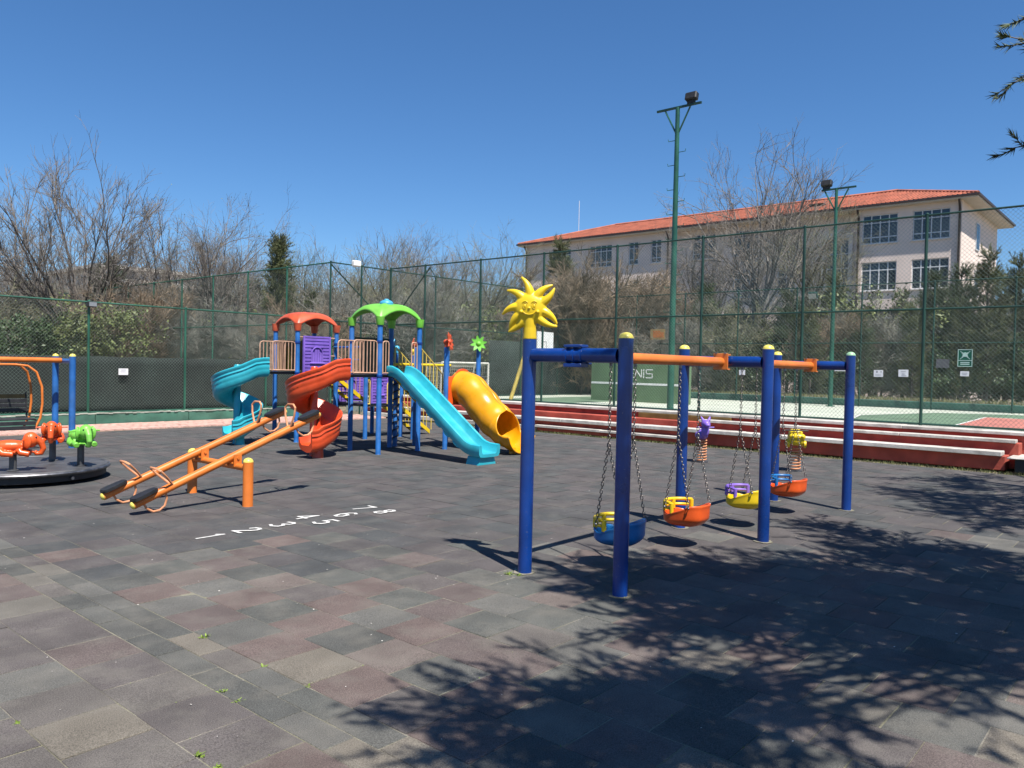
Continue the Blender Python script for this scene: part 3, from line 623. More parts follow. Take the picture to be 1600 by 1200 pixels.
for (py_, X) in ((BY0 + 0.1, BX), (17.88, BX), (33.06, BX), (BY1 - 0.1, BX)):
    b = MB(); b.tube([(X - 0.45, py_, EZ), (X - 0.12, py_, EZ - 0.5), (X - 0.1, py_, 0.2)], 0.075, 8); b.build('downpipe', MT['pipe'], sc)
b = MB(); b.tube([(63, 46, RZ - 1.4), (63, 46, RZ + 2.6)], 0.03, 5); b.build('mast', MT['frame'], rf)

# ---- white building far behind the trees on the left
fb = thing('far_building', 'white building glimpsed far behind the bare trees', 'building', (31.8, 76, 0))
b = MB(); b.box((33.5, 76, 4.7), (12, 12, 9.4)); b.build('wall', MT['farwhite'], fb, smooth=None)
b = MB(); b.box((33.5, 76, 9.55), (12.8, 12.8, 0.28)); b.build('roof', MT['soffit'], fb, smooth=None)
for i in range(5):
    for z in (7.6, 4.6):
        b = MB(); b.box((29.0 + i * 2.3, 69.97, z), (1.3, 0.1, 1.4)); b.build('window', MT['glass'], fb, smooth=None)
# ================================================================ OBJECTS
# ---- floodlight masts
def mast(px, py, top_y, bar_px, lamp_side, label, rungs=True, r0_=0.105):
    g = G(px, py, CZ); lo, hi = CZ, 30
    for _ in range(40):
        m_ = (lo + hi) / 2
        if PJ((g.x, g.y, m_))[1] > top_y: lo = m_
        else: hi = m_
    H = lo; t = thing('floodlight_mast', label, 'light pole', (g.x, g.y, CZ), 'floodlight masts on the ball court')
    b = MB(); b.lathe([(r0_ * 1.9, CZ), (r0_ * 1.9, CZ + 0.03), (r0_, CZ + 0.035), (r0_ * 0.62, H)], (g.x, g.y, 0), 14); b.build('pole', MT['lightpole'], t)
    ya = onX(bar_px[0][0], bar_px[0][1], g.x).y - g.y; yb = onX(bar_px[1][0], bar_px[1][1], g.x).y - g.y
    b = MB(); b.box((g.x, g.y + (ya + yb) / 2, H), (0.06, abs(ya - yb), 0.06)); b.build('crossbar', MT['fencedark'], t, smooth=None)
    for s_ in (-1, 1):
        b = MB(); b.tube([(g.x, g.y, H - 0.85), (g.x, g.y + s_ * 0.42, H - 0.04)], 0.026, 6); b.build('brace', MT['lightpole'], t)
    ly = g.y + lamp_side * abs(ya - yb) * 0.30
    b = MB(); b.box((g.x, ly, H + 0.09), (0.05, 0.26, 0.10)); b.box((g.x + 0.02, ly, H + 0.24), (0.20, 0.38, 0.24), M=Matrix.Rotation(0.25, 3, 'Y'), bev=0.03); lo_ = b.build('floodlight', MT['black'], t, smooth=None)
    b = MB(); b.box((g.x + 0.115, ly, H + 0.215), (0.02, 0.33, 0.19), M=Matrix.Rotation(0.25, 3, 'Y')); b.build('lens', MT['lampglass'], lo_, smooth=None)
    if rungs:
        z = CZ + 2.6; i = 0
        while z < H - 0.9:
            s_ = 1 if i % 2 else -1; b = MB(); b.tube([(g.x, g.y + s_ * 0.06, z), (g.x, g.y + s_ * 0.29, z), (g.x, g.y + s_ * 0.30, z + 0.07)], 0.011, 5); b.build('rung', MT['lightpole'], t); z += 0.37; i += 1
    return t
mast(1047, 640, 168, ((1027, 173), (1096, 163)), -1, 'tall green floodlight mast with climbing rungs in front of the tennis wall', True, 0.105)
mast(1297, 635, 295, ((1284, 298), (1338, 292)), 1, 'green floodlight mast at the far court edge before the school', False, 0.085)
def fence_lamp(p, label):
    t = thing('fence_lamp', label, 'floodlight', p, 'small lamps on the court fences'); b = MB(); b.box((p[0] - 0.12, p[1], p[2]), (0.14, 0.34, 0.26), M=Matrix.Rotation(-0.5, 3, 'Y'), bev=0.02); b.build('housing', MT['fencedark'], t, smooth=None)
    b = MB(); b.box((p[0] - 0.195, p[1], p[2] - 0.04), (0.015, 0.29, 0.20), M=Matrix.Rotation(-0.5, 3, 'Y')); b.build('lens', MT['lampglass'], t, smooth=None)
    b = MB(); b.tube([(p[0], p[1], p[2] - 0.2), (p[0] - 0.1, p[1], p[2])], 0.02, 6); b.build('bracket', MT['fencedark'], t)
fence_lamp(tuple(onX(1272, 462, FXX - 0.04)), 'square lamp mounted on the far court fence left of the second mast')
fence_lamp(tuple(onX(863, 480, FXX - 0.04)), 'square lamp on the far court fence behind the yellow sun')
p = onY(557, 412, SY - 0.05)
t = thing('fence_lamp', 'white lamp on the top rail of the dividing fence', 'floodlight', p); b = MB(); b.box(p, (0.30, 0.16, 0.2), bev=0.03); b.build('housing', MT['white'], t, smooth=None); b = MB(); b.tube([p + Vector((0, 0.05, 0)), (p.x, SY, 4.9)], 0.02, 6); b.build('bracket', MT['fencedark'], t)
p = onY(138, 474, WY + 0.02)
t = thing('fence_lamp', 'dark lamp box on a post top of the side fence', 'floodlight', p); b = MB(); b.box(p + Vector((0.08, 0, -0.02)), (0.22, 0.16, 0.14), bev=0.02); b.build('housing', MT['black'], t, smooth=None); b = MB(); b.box(p + Vector((0.08, -0.085, -0.02)), (0.18, 0.012, 0.10)); b.build('lens', MT['lampglass'], t, smooth=None)

# ---- signs on the court fence
def sheet(name, label, x0, y0, x1, y1, m, X=KX - 0.02, group=None, prints=None, cat='sign'):
    a = onX(x0, y0, X); c = onX(x1, y1, X); cy, cz = (a.y + c.y) / 2, (a.z + c.z) / 2; w, h = abs(a.y - c.y), abs(a.z - c.z)
    t = thing(name, label, cat, (X, cy, cz - h / 2), group); b = MB(); b.box((X, cy, cz), (0.006, w, h), M=Matrix.Rotation(random.gauss(0, 0.02), 3, 'X')); b.build('sheet', m, t, smooth=None)
    for (u, v, pw, ph, mm) in (prints or []):
        b = MB(); b.box((X - 0.0045, cy - (u - 0.5) * w, cz + (0.5 - v) * h), (0.003, pw * w, ph * h)); b.build('print', mm, t, smooth=None)
    return t, X, cy, cz, w, h
gi = MT['greyink']
sheet('paper_notice', 'white paper notice right under the green assembly sign', 1500.5, 580, 1514, 588, MT['paper'], prints=[(0.5, 0.35, 0.6, 0.08, gi), (0.5, 0.65, 0.45, 0.08, gi)])
sheet('paper_notice', 'white paper notice with small grey picture blocks on the court fence', 1365.5, 578, 1379.5, 589, MT['paper'], prints=[(0.35, 0.25, 0.18, 0.3, gi), (0.8, 0.25, 0.14, 0.16, gi), (0.5, 0.7, 0.6, 0.05, gi)])
sheet('paper_notice', 'white paper notice with faint grey lettering and a wavy edge on the court fence', 1404, 577.5, 1419, 589, MT['paper'], prints=[(0.5, 0.25, 0.5, 0.06, gi), (0.5, 0.6, 0.3, 0.08, gi), (0.55, 0.8, 0.5, 0.05, gi)])
sheet('paper_notice', 'white paper notice partly behind the end post of the swing set', 1304, 576, 1322, 580, MT['paper'])
sheet('paper_notice', 'tiny white paper notice above the yellow swing seat', 1155, 578, 1164, 586, MT['paper'], prints=[(0.35, 0.4, 0.12, 0.5, gi)])
sheet('dull_board', 'dull grey board seen through the mesh beside the assembly sign', 1463, 561, 1483, 575, mat('dull_grey_board', (0.085, 0.085, 0.10), 0.7), X=FXX - 0.06)
t, X, cy, cz, w, h = sheet('warning_board', 'tan board with orange print beside the tall mast', 1016.5, 514.5, 1039, 530.5, MT['signtan'], X=FXX - 0.06, prints=[(0.55, 0.55, 0.72, 0.5, MT['signorange']), (0.42, 0.22, 0.5, 0.13, MT['signorange'])])
t, X, cy, cz, w, h = sheet('assembly_sign', 'green emergency assembly point sign with pale pictogram on the court fence', 1497, 546, 1519, 573, MT['signgreen'])
mi = MT['signmint']; b = MB(); q = X - 0.0045
for (u, v, pw, ph) in ((0.5, 0.015, 1, 0.035), (0.5, 0.985, 1, 0.035), (0.02, 0.5, 0.045, 1), (0.98, 0.5, 0.045, 1), (0.5, 0.64, 0.96, 0.035)):
    b.box((q - 0.0003 * len(b.f) / 6, cy - (u - 0.5) * w, cz + (0.5 - v) * h), (0.003, pw * w, ph * h))
b.build('border', mi, t, smooth=None)
b = MB()
for (u, v, pw, ph) in ((0.5, 0.76, 0.62, 0.055), (0.5, 0.86, 0.62, 0.055)): b.box((q, cy - (u - 0.5) * w, cz + (0.5 - v) * h), (0.003, pw * w, ph * h))
b.build('caption_bars', mi, t, smooth=None)
b = MB()
def pt(u, v): return (q, cy - (u - 0.5) * w, cz + (0.5 - v) * h)
for i, (u, v, s_) in enumerate(((0.5, 0.34, 1.2), (0.38, 0.36, 1.0), (0.62, 0.36, 1.0), (0.44, 0.32, 0.9), (0.57, 0.32, 0.9))):    # group of people
    e = -0.0004 * i; P0 = Vector(pt(u, v)) + Vector((e, 0, 0)); b.box(P0, (0.003, 0.11 * w * s_, 0.14 * h * s_)); b.ball(P0 + Vector((0, 0, 0.11 * h * s_)), (0.002, 0.045 * w * s_, 0.034 * h * s_), 10, 6)
for (u, v) in ((0.22, 0.14), (0.78, 0.14), (0.22, 0.52), (0.78, 0.52)):         # four arrows towards it
    c0 = Vector(pt(u, v)); c1 = Vector(pt(0.5, 0.33)); d = (c1 - c0).normalized(); n_ = Vector((0, -d.z, d.y)); L = 0.17 * h
    b.add([c0 - n_ * 0.02 * w - d * 0.02, c0 + n_ * 0.02 * w - d * 0.02, c0 + n_ * 0.02 * w + d * L * 0.5, c0 + n_ * 0.07 * w + d * L * 0.45, c0 + d * L, c0 - n_ * 0.07 * w + d * L * 0.45, c0 - n_ * 0.02 * w + d * L * 0.5], [(0, 1, 2, 3, 4, 5, 6)])
b.build('pictogram', mi, t, smooth=None)

# ---- football goal and basketball stand inside the court
GY = 19.6; ga = onY(690, 569, GY); gb = onY(763, 570, GY); GT = 1.80
t = thing('football_goal', 'small white football goal with sagging net behind the tube slide', 'goal', ((ga.x + gb.x) / 2, GY, CZ))
for x_ in (ga.x, gb.x):
    b = MB(); b.tube([(x_, GY, CZ), (x_, GY, GT)], 0.04, 10); b.build('post', MT['net'], t)
    b = MB(); b.tube([(x_, GY, GT - 0.02), (x_, GY + 0.7, GT - 0.05), (x_, GY + 0.95, CZ + 0.03), (x_, GY, CZ + 0.03)], 0.018, 6); b.build('side_frame', MT['net'], t)
b = MB(); b.tube([(ga.x, GY, GT), (gb.x, GY, GT)], 0.04, 10); b.build('crossbar', MT['net'], t)
b = MB(); nx = 22
for i in range(nx + 1):
    x_ = ga.x + (gb.x - ga.x) * i / nx; b.tube([(x_, GY + 0.02, GT - 0.02), (x_, GY + 0.4, GT - 0.14), (x_, GY + 0.75, GT - 0.1), (x_, GY + 0.85, CZ + 0.5), (x_, GY + 0.95, CZ + 0.02)], 0.0045, 3, False)
for (yy, zz) in [(GY + 0.2, GT - 0.08), (GY + 0.4, GT - 0.14), (GY + 0.75, GT - 0.1)] + [(GY + 0.77 + 0.17 * k / 9, GT - 0.1 - (GT - 0.1 - CZ) * k / 9) for k in range(1, 10)]: b.tube([(ga.x, yy, zz), (gb.x, yy, zz)], 0.0045, 3, False)
for x_ in (ga.x, gb.x):
    for k in range(1, 8): b.tube([(x_, GY, CZ + (GT - CZ) * k / 8), (x_, GY + 0.82, CZ + (GT - CZ) * k / 8)], 0.0045, 3, False); b.tube([(x_, GY + 0.1 * k, GT - 0.05), (x_, GY + 0.1 * k, CZ)], 0.0045, 3, False)
b.build('net', MT['net'], t, smooth=None)['kind'] = 'stuff'
HY = 17.8; h0 = onY(797, 626, HY); h1 = onY(818, 560, HY); h2 = onY(836, 545, HY)
t = thing('basketball_stand', 'basketball stand with yellow leaning post and white backboard behind the swing set', 'basketball hoop', (h0.x, HY, CZ))
b = MB(); b.tube([(h0.x, HY, CZ), h1, h1 + (h1 - Vector((h0.x, HY, CZ))) * 0.2, h2 + Vector((0, 0, 0.1))], 0.07, 10); b.build('post', MT['hoop'], t)
bb0 = onY(833, 523, HY); bb1 = onY(858, 548, HY); b = MB(); b.box(((bb0.x + bb1.x) / 2 + 0.1, HY - 0.1, (bb0.z + bb1.z) / 2), (abs(bb1.x - bb0.x) + 0.2, 0.04, abs(bb0.z - bb1.z) + 0.25), rz=0.15); bo = b.build('backboard', MT['white'], t, smooth=None)
b = MB(); c_ = Vector(((bb0.x + bb1.x) / 2 + 0.0, HY - 0.13, (bb0.z + bb1.z) / 2 - 0.12)); s_ = 0.16
for a_, b_ in (((-s_, -s_), (s_, -s_)), ((s_, -s_), (s_, s_)), ((s_, s_), (-s_, s_)), ((-s_, s_), (-s_, -s_))): b.tube([c_ + Vector((a_[0], a_[0] * 0.15, a_[1])), c_ + Vector((b_[0], b_[0] * 0.15, b_[1]))], 0.012, 4)
b.build('target_square', MT['black'], bo, smooth=None)
b = MB(); b.tube([(c_.x + 0.2 * math.cos(k * 0.524), c_.y - 0.26 + 0.2 * math.sin(k * 0.524), c_.z - 0.2) for k in range(12)], 0.012, 6, closed=True); b.build('rim', MT['orange'], t)

# ---- four-seat swing
SX = (4.97, 7.59, 10.12); SYA, SYB = 3.17, 4.10; SYM = 3.63; BZ = 1.795
sw = thing('swing_set', 'blue and orange steel swing set topped by a smiling yellow sun', 'swing set', (7.59, SYM, 0))
for i, x_ in enumerate(SX):
    for j, y_ in enumerate((SYA, SYB)):
        sunpost = (i == 0 and j == 1); H = 1.93 if sunpost else 1.93
        b = MB(); b.lathe([(0.060, -0.02), (0.058, 0.0), (0.057, 0.02), (0.057, H)], (x_, y_, 0), 20); po = b.build('post', MT['blue'], sw); b = MB(); b.prism([((0.075 + 0.03 * random.random()) * math.cos(k * 0.449), (0.075 + 0.03 * random.random()) * math.sin(k * 0.449)) for k in range(14)], 0.004, 0.0015, c=(x_, y_, 0)); b.build('soil_ring', MT['joint'], po, smooth=None)
        if not sunpost:
            b = MB(); b.lathe([(0.0575, H), (0.055, H + 0.012), (0.045, H + 0.030), (0.025, H + 0.042), (0.004, H + 0.046)], (x_, y_, 0), 20); b.build('cap', MT['capgreen' if i == 2 and j == 0 else 'capyellow'], po)
    b = MB(); b.tube([(x_, SYA + 0.055, BZ + 0.005), (x_, SYB - 0.055, BZ + 0.005)], 0.056, 16, False); b.build('crossbeam', MT['blue'], sw)
    if i == 0:
        b = MB()
        for q in (-0.07, 0.0, 0.07): b.tube([(x_, SYM + q - 0.012, BZ + 0.005), (x_, SYM + q + 0.012, BZ + 0.005)], 0.063, 16)
        b.box((x_, SYM, BZ + 0.078), (0.10, 0.17, 0.022), bev=0.004); b.box((x_, SYM, BZ - 0.072), (0.10, 0.17, 0.03), bev=0.004); b.box((x_ + 0.085, SYM, BZ), (0.05, 0.16, 0.13), bev=0.004)
        b.build('clamp', MT['blue'], sw)
for (xa, xb) in ((SX[0] + 0.06, SX[1] - 0.055), (SX[1] + 0.06, SX[2] - 0.055)):
    b = MB(); b.tube([(xa, SYM, BZ), (xb, SYM, BZ)], 0.047, 16); bo = b.build('beam', MT['orange'], sw)
    b = MB(); b.box((xb - 0.045, SYM, BZ + 0.005), (0.012, 0.16, 0.165), bev=0.003); b.box((xb - 0.01, SYM, BZ + 0.075), (0.075, 0.15, 0.014)); b.box((xb - 0.01, SYM, BZ - 0.072), (0.075, 0.15, 0.014)); b.build('bracket', MT['orange'], bo, smooth=None)
    b = MB()
    for yy in (-0.05, 0.05): b.tube([(xb - 0.05, SYM + yy, BZ + 0.085), (xb - 0.05, SYM + yy, BZ + 0.098)], 0.012, 6)
    b.build('bolts', MT['steel'], bo, smooth=None)
# sun ornament: head, rays, neck and relief face
sc_ = Vector((SX[0], SYB + 0.0, 2.185)); nv = Vector((-0.86, -0.50, 0.0)).normalized(); rv = Vector((0, 0, 1)).cross(nv).normalized(); uv = Vector((0, 0, 1))
FM = Matrix((rv, uv, nv)).transposed()         # local x right, y up, z to the viewer
def L3(x_, y_, z_): return sc_ + FM @ Vector((x_, y_, z_))
b = MB(); b.ball(sc_, (0.136, 0.136, 0.066), 28, 16, M=FM)
for k, (a_, ln, cv) in enumerate(((90, .262, .55), (63, .255, -.5), (24, .25, .5), (-12, .25, -.55), (-50, .262, .5), (-118, .262, -.45), (-150, .245, .5), (173, .235, .6), (126, .24, .55))):
    a = R(a_); pts = []; rr = []
    for q in range(9):
        f = q / 8; r_ = 0.075 + (ln - 0.075) * f; aa = a + cv * (f ** 1.6) * 0.55; pts.append(L3(r_ * math.cos(aa), r_ * math.sin(aa), -0.006 + 0.012 * math.sin(f * 3))); rr.append(0.040 * (1 - f) ** 0.85 + 0.0095)
    b.tube(pts, rr, 10); b.ball(pts[-1], 0.0105, 8, 6)
b.tube([L3(0.0, -0.06, 0.0), L3(0.0, -0.16, 0.0), L3(0, -0.255, 0)], [0.056, 0.052, 0.058], 16)
o = b.build('sun_ornament', MT['yellow'], sw, smooth=60); md = o.modifiers.new('merge', 'REMESH'); md.mode = 'VOXEL'; md.voxel_size = 0.0055; md.use_smooth_shade = True
b = MB()
def face_z(x_, y_): return 0.066 * math.sqrt(max(0.05, 1 - (x_ / 0.136) ** 2 - (y_ / 0.136) ** 2))
def arc(cx_, cy_, rx_, ry_, a0, a1, r_, n=9, lift=0.002):
    pts = []
    for q in range(n):
        a = R(a0 + (a1 - a0) * q / (n - 1)); x_ = cx_ + rx_ * math.cos(a); y_ = cy_ + ry_ * math.sin(a); pts.append(L3(x_, y_, face_z(x_, y_) + lift))
    b.tube(pts, [r_ * (0.6 + 0.4 * math.sin(math.pi * q / (n - 1))) for q in range(n)], 8)
for ex in (-0.036, 0.040):
    arc(ex, 0.032, 0.024, 0.020, 20, 165, 0.0055); arc(ex, 0.014, 0.0165, 0.0235, 0, 360, 0.0030, 13)
    b.ball(L3(ex, 0.012, face_z(ex, 0.012)), (0.012, 0.017, 0.007), 12, 8, M=FM)
arc(0.0, -0.018, 0.055, 0.038, 200, 340, 0.0045, 11); arc(0.0, -0.028, 0.052, 0.042, 205, 335, 0.004, 11, -0.001)
for ex in (-0.066, 0.070): b.ball(L3(ex, -0.034, face_z(ex, -0.034) + 0.004), 0.0175, 12, 8)
b.ball(L3(0.0, -0.004, face_z(0, 0)), (0.013, 0.011, 0.010), 12, 8, M=FM)
b.build('sun_face', MT['yellow'], sw, smooth=60)

def chain(b, p0, p1, pitch=0.033, r=0.0038, w=0.0105):
    p0 = Vector(p0); p1 = Vector(p1); d = (p1 - p0); L = d.length; d.normalize(); e = d.orthogonal().normalized(); f = d.cross(e); n = max(1, int(L / pitch)); 
    for i in range(n):
        c = p0 + d * (L * (i + 0.5) / n); s_ = (e if i % 2 else f); s_ = (s_ * math.cos(0.5) + d.cross(s_) * math.sin(0.5)); h = L / n * 0.5 + r * 1.1
        pts = [c + d * (h * 0.62) + s_ * w, c + d * h, c + d * (h * 0.62) - s_ * w, c - d * (h * 0.62) - s_ * w, c - d * h, c - d * (h * 0.62) + s_ * w]
        b.tube(pts, r, 4, closed=True)
def swing_seat(x_, m_shell, m_guard, label, twist=0.0, sway=0.0):
    t = thing('toddler_swing', label, 'swing', (x_, SYM, 0.22), 'toddler swing seats under the frame')
    Rz = Matrix.Rotation(twist, 3, 'Z'); o = Vector((x_, SYM + sway, 0.215))
    def Wd(v): return o + Rz @ Vector(v)
    n = 36; rings = 9; V = []; F = []
    for j in range(rings + 1):
        v = j / rings
        for i in range(n):
            a = 2 * math.pi * i / n; ca, sa = math.cos(a), math.sin(a)      # sa=+1 front, -1 back
            rim = 0.128 + 0.082 * min(1, max(0, -sa + 0.35) * 1.1) ** 1.3 - 0.026 * math.exp(-((sa - 0.35) / 0.28) ** 2)
            rr = min(1.0, v / 0.42) ** 0.62; zz = rim * max(0, (v - 0.20) / 0.80)
            ex = 0.183 + 0.006 * zz / 0.2; ey = 0.192 + 0.008 * zz / 0.2
            q = abs(ca) ** 0.72 * math.copysign(1, ca); s2 = abs(sa) ** 0.72 * math.copysign(1, sa)
            fl_ = 1.0 + (0.045 if j == rings else 0)
            V.append(Wd((ex * rr * q * fl_, ey * rr * s2 * fl_, zz)))
    for j in range(rings):
        F += [(j * n + i, j * n + (i + 1) % n, (j + 1) * n + (i + 1) % n, (j + 1) * n + i) for i in range(n)]
    b = MB(); b.add(V, F); b.add(V[:n], [tuple(range(n))]); so_ = b.build('shell', m_shell, t, smooth=60); solid(so_, 0.020, 0.0)
    sd = so_.modifiers.new('sub', 'SUBSURF'); sd.levels = 1; sd.render_levels = 1
    b = MB()     # front guard: two curved bars joined by uprights
    for z_, r_ in ((0.160, 0.015), (0.212, 0.017)):
        b.tube([Wd((0.185 * math.cos(R(a)), 0.02 + 0.19 * math.sin(R(a)), z_)) for a in range(8, 173, 12)], r_, 10)
    for a in (10, 66, 114, 170): b.tube([Wd((0.185 * math.cos(R(a)), 0.02 + 0.19 * math.sin(R(a)), 0.12)), Wd((0.185 * math.cos(R(a)), 0.02 + 0.19 * math.sin(R(a)), 0.212))], 0.021, 8)
    b.build('guard', m_guard, t, smooth=60)
    for s_ in (-1, 1):
        b = MB(); top = Vector((x_ + s_ * 0.19, SYM, BZ - 0.055)); mid = Vector((x_ + s_ * 0.195, SYM + sway * 0.6, 1.08)); chain(b, top, mid)
        chain(b, mid, Wd((s_ * 0.195, 0.12, 0.175))); chain(b, mid, Wd((s_ * 0.195, -0.14, 0.19))); b.build('chain', MT['chain'], t, smooth=60)
        b = MB(); b.tube([top + Vector((0, 0, 0.06)), top + Vector((0, 0, -0.02))], 0.014, 8); b.box(top + Vector((0, 0, 0.035)), (0.05, 0.05, 0.03)); b.build('hanger', MT['steel'], t, smooth=None)
        
        for q in ((s_ * 0.2, 0.12, 0.175), (s_ * 0.2, -0.14, 0.19)): b = MB(); b.ball(Wd(q), 0.012, 8, 6); b.build('chain_bolt', MT['steel'], t)
swing_seat(5.66, MT['seatblue'], MT['yellow'], 'blue toddler swing seat with yellow guard beside the near post', 0.10)
swing_seat(6.84, MT['orangered'], MT['yellow'], 'orange toddler swing seat with yellow guard hanging on chains', -0.05)
swing_seat(8.20, MT['yellow'], MT['purple'], 'yellow toddler swing seat with purple guard hanging on chains', 0.05)
swing_seat(9.38, MT['orangered'], MT['seatblue'], 'orange red toddler swing seat with blue guard at the far end', -0.08)

# ---- double seesaw
sf = thing('seesaw_stand', 'orange seesaw stand of two yellow-capped posts and a crossbar', 'seesaw stand', (4.92, 8.95, 0))
for y_ in (8.29, 9.62):
    b = MB(); b.lathe([(0.062, 0), (0.060, 0.01), (0.060, 0.52)], (4.92, y_, 0), 18); po = b.build('post', MT['orange'], sf); b = MB(); b.lathe([(0.0605, 0.52), (0.057, 0.535), (0.044, 0.555), (0.02, 0.567), (0.003, 0.57)], (4.92, y_, 0), 18); b.build('cap', MT['capyellow'], po)
b = MB(); b.tube([(4.92, 8.34, 0.445), (4.92, 9.57, 0.445)], 0.040, 14, False); b.build('crossbar', MT['orange'], sf)
for y_ in (8.60, 9.38):
    b = MB()
    for q in (-0.075, 0.075): b.box((4.92, y_ + q, 0.515), (0.10, 0.012, 0.14)); b.tube([(4.92, y_ + q - 0.02, 0.545), (4.92, y_ + q + 0.02, 0.545)], 0.016, 8)
    b.box((4.92, y_, 0.487), (0.12, 0.10, 0.02)); b.build('pivot', MT['orange'], sf, smooth=None)
def seesaw(y_, label):
    P = Vector((4.92, y_, 0.565)); d = Vector((0.934, 0, 0.358)); n_ = Vector((-0.358, 0, 0.934)); s = Vector((0, 1, 0)); L = 1.27
    t = thing('seesaw', label, 'seesaw', (4.92, y_, 0.5), 'tilted seesaw beams on the orange stand')
    b = MB(); b.tube([P - d * L, P + d * L], 0.046, 16); b.build('beam', MT['orange'], t)
    for e in (-1, 1):
        E_ = P + d * (e * L)
        b = MB(); b.lathe([(0.044, 0), (0.042, 0.008), (0.028, 0.022), (0.004, 0.028)], E_, 14, M=Matrix((n_, s, d * e)).transposed()); b.build('end_cap', MT['capyellow'], t)
        b = MB(); c_ = E_ - d * (e * 0.15) + n_ * 0.055; Mx = Matrix((d, s, n_)).transposed()
        prof = []
        for q in range(20):
            a = 2 * math.pi * q / 20; prof.append((0.150 * math.copysign(abs(math.cos(a)) ** 0.6, math.cos(a)), 0.082 * math.copysign(abs(math.sin(a)) ** 0.6, math.sin(a)) * (1 - 0.25 * e * math.cos(a) * -1)))
        b.prism(prof, 0.024, -0.012, M=Mx, c=c_); b.prism([(p_[0] * 0.93, p_[1] * 0.92) for p_ in prof], 0.008, 0.012, M=Mx, c=c_); b.build('seat', MT['black'], t, smooth=30)
        H_ = P + d * (e * (L - 0.46)); b = MB(); bk = d * (e * 0.10)
        b.tube([H_ + s * 0.03 + n_ * 0.03, H_ + s * 0.10 + n_ * 0.16 + bk * 0.6, H_ + s * 0.11 + n_ * 0.25 + bk, H_ + s * 0.06 + n_ * 0.285 + bk * 1.2, H_ - s * 0.06 + n_ * 0.285 + bk * 1.2, H_ - s * 0.11 + n_ * 0.25 + bk, H_ - s * 0.10 + n_ * 0.16 + bk * 0.6, H_ - s * 0.03 + n_ * 0.03], 0.013, 8); b.build('handle', MT['paleorange'], t)
        U_ = P + d * (e * (L - 0.24)); b = MB(); dn = -n_
        b.tube([U_ - d * 0.13 + dn * 0.04, U_ - d * 0.12 + dn * 0.10, U_ - d * 0.07 + dn * 0.165, U_ + dn * 0.185, U_ + d * 0.07 + dn * 0.165, U_ + d * 0.12 + dn * 0.10, U_ + d * 0.13 + dn * 0.04], 0.0125, 8); b.build('bumper_loop', MT['paleorange'], t)
    return t
seesaw(8.60, 'tilted orange seesaw beam next to the painted numbers')
seesaw(9.38, 'tilted orange seesaw beam on the side towards the carousel')

# ---- carousel with elephant riders
CC = Vector((3.83, 12.22, 0)); ca = thing('carousel', 'grey disc carousel with orange and green elephant riders', 'carousel', CC)
b = MB(); b.lathe([(0.98, 0.05), (1.0, 0.055), (1.0, 0.13), (0.3, 0.135), (0.25, 0.02), (0.24, 0.0)][::-1], CC, 48); b.build('base_ring', MT['black'], ca)
b = MB(); b.lathe([(1.02, 0.130), (1.035, 0.140), (1.035, 0.185), (1.02, 0.20), (0.985, 0.201), (0.98, 0.195), (0.002, 0.195)], CC, 64); b.build('platform', MT['plate'], ca, smooth=30)
b = MB(); b.tube([CC + Vector((1.035 * math.cos(2 * math.pi * k / 64), 1.035 * math.sin(2 * math.pi * k / 64), 0.165)) for k in range(64)], 0.022, 8, closed=True); b.build('rim', MT['steel'], ca)
b = MB(); a = math.atan2(-CC.y, -CC.x) + 0.55; q = CC + Vector((1.0 * math.cos(a), 1.0 * math.sin(a), 0.09)); b.tube([q, q + Vector((math.cos(a), math.sin(a), 0)) * 0.03], 0.022, 10); b.build('hub_bolt', MT['steel'], ca)
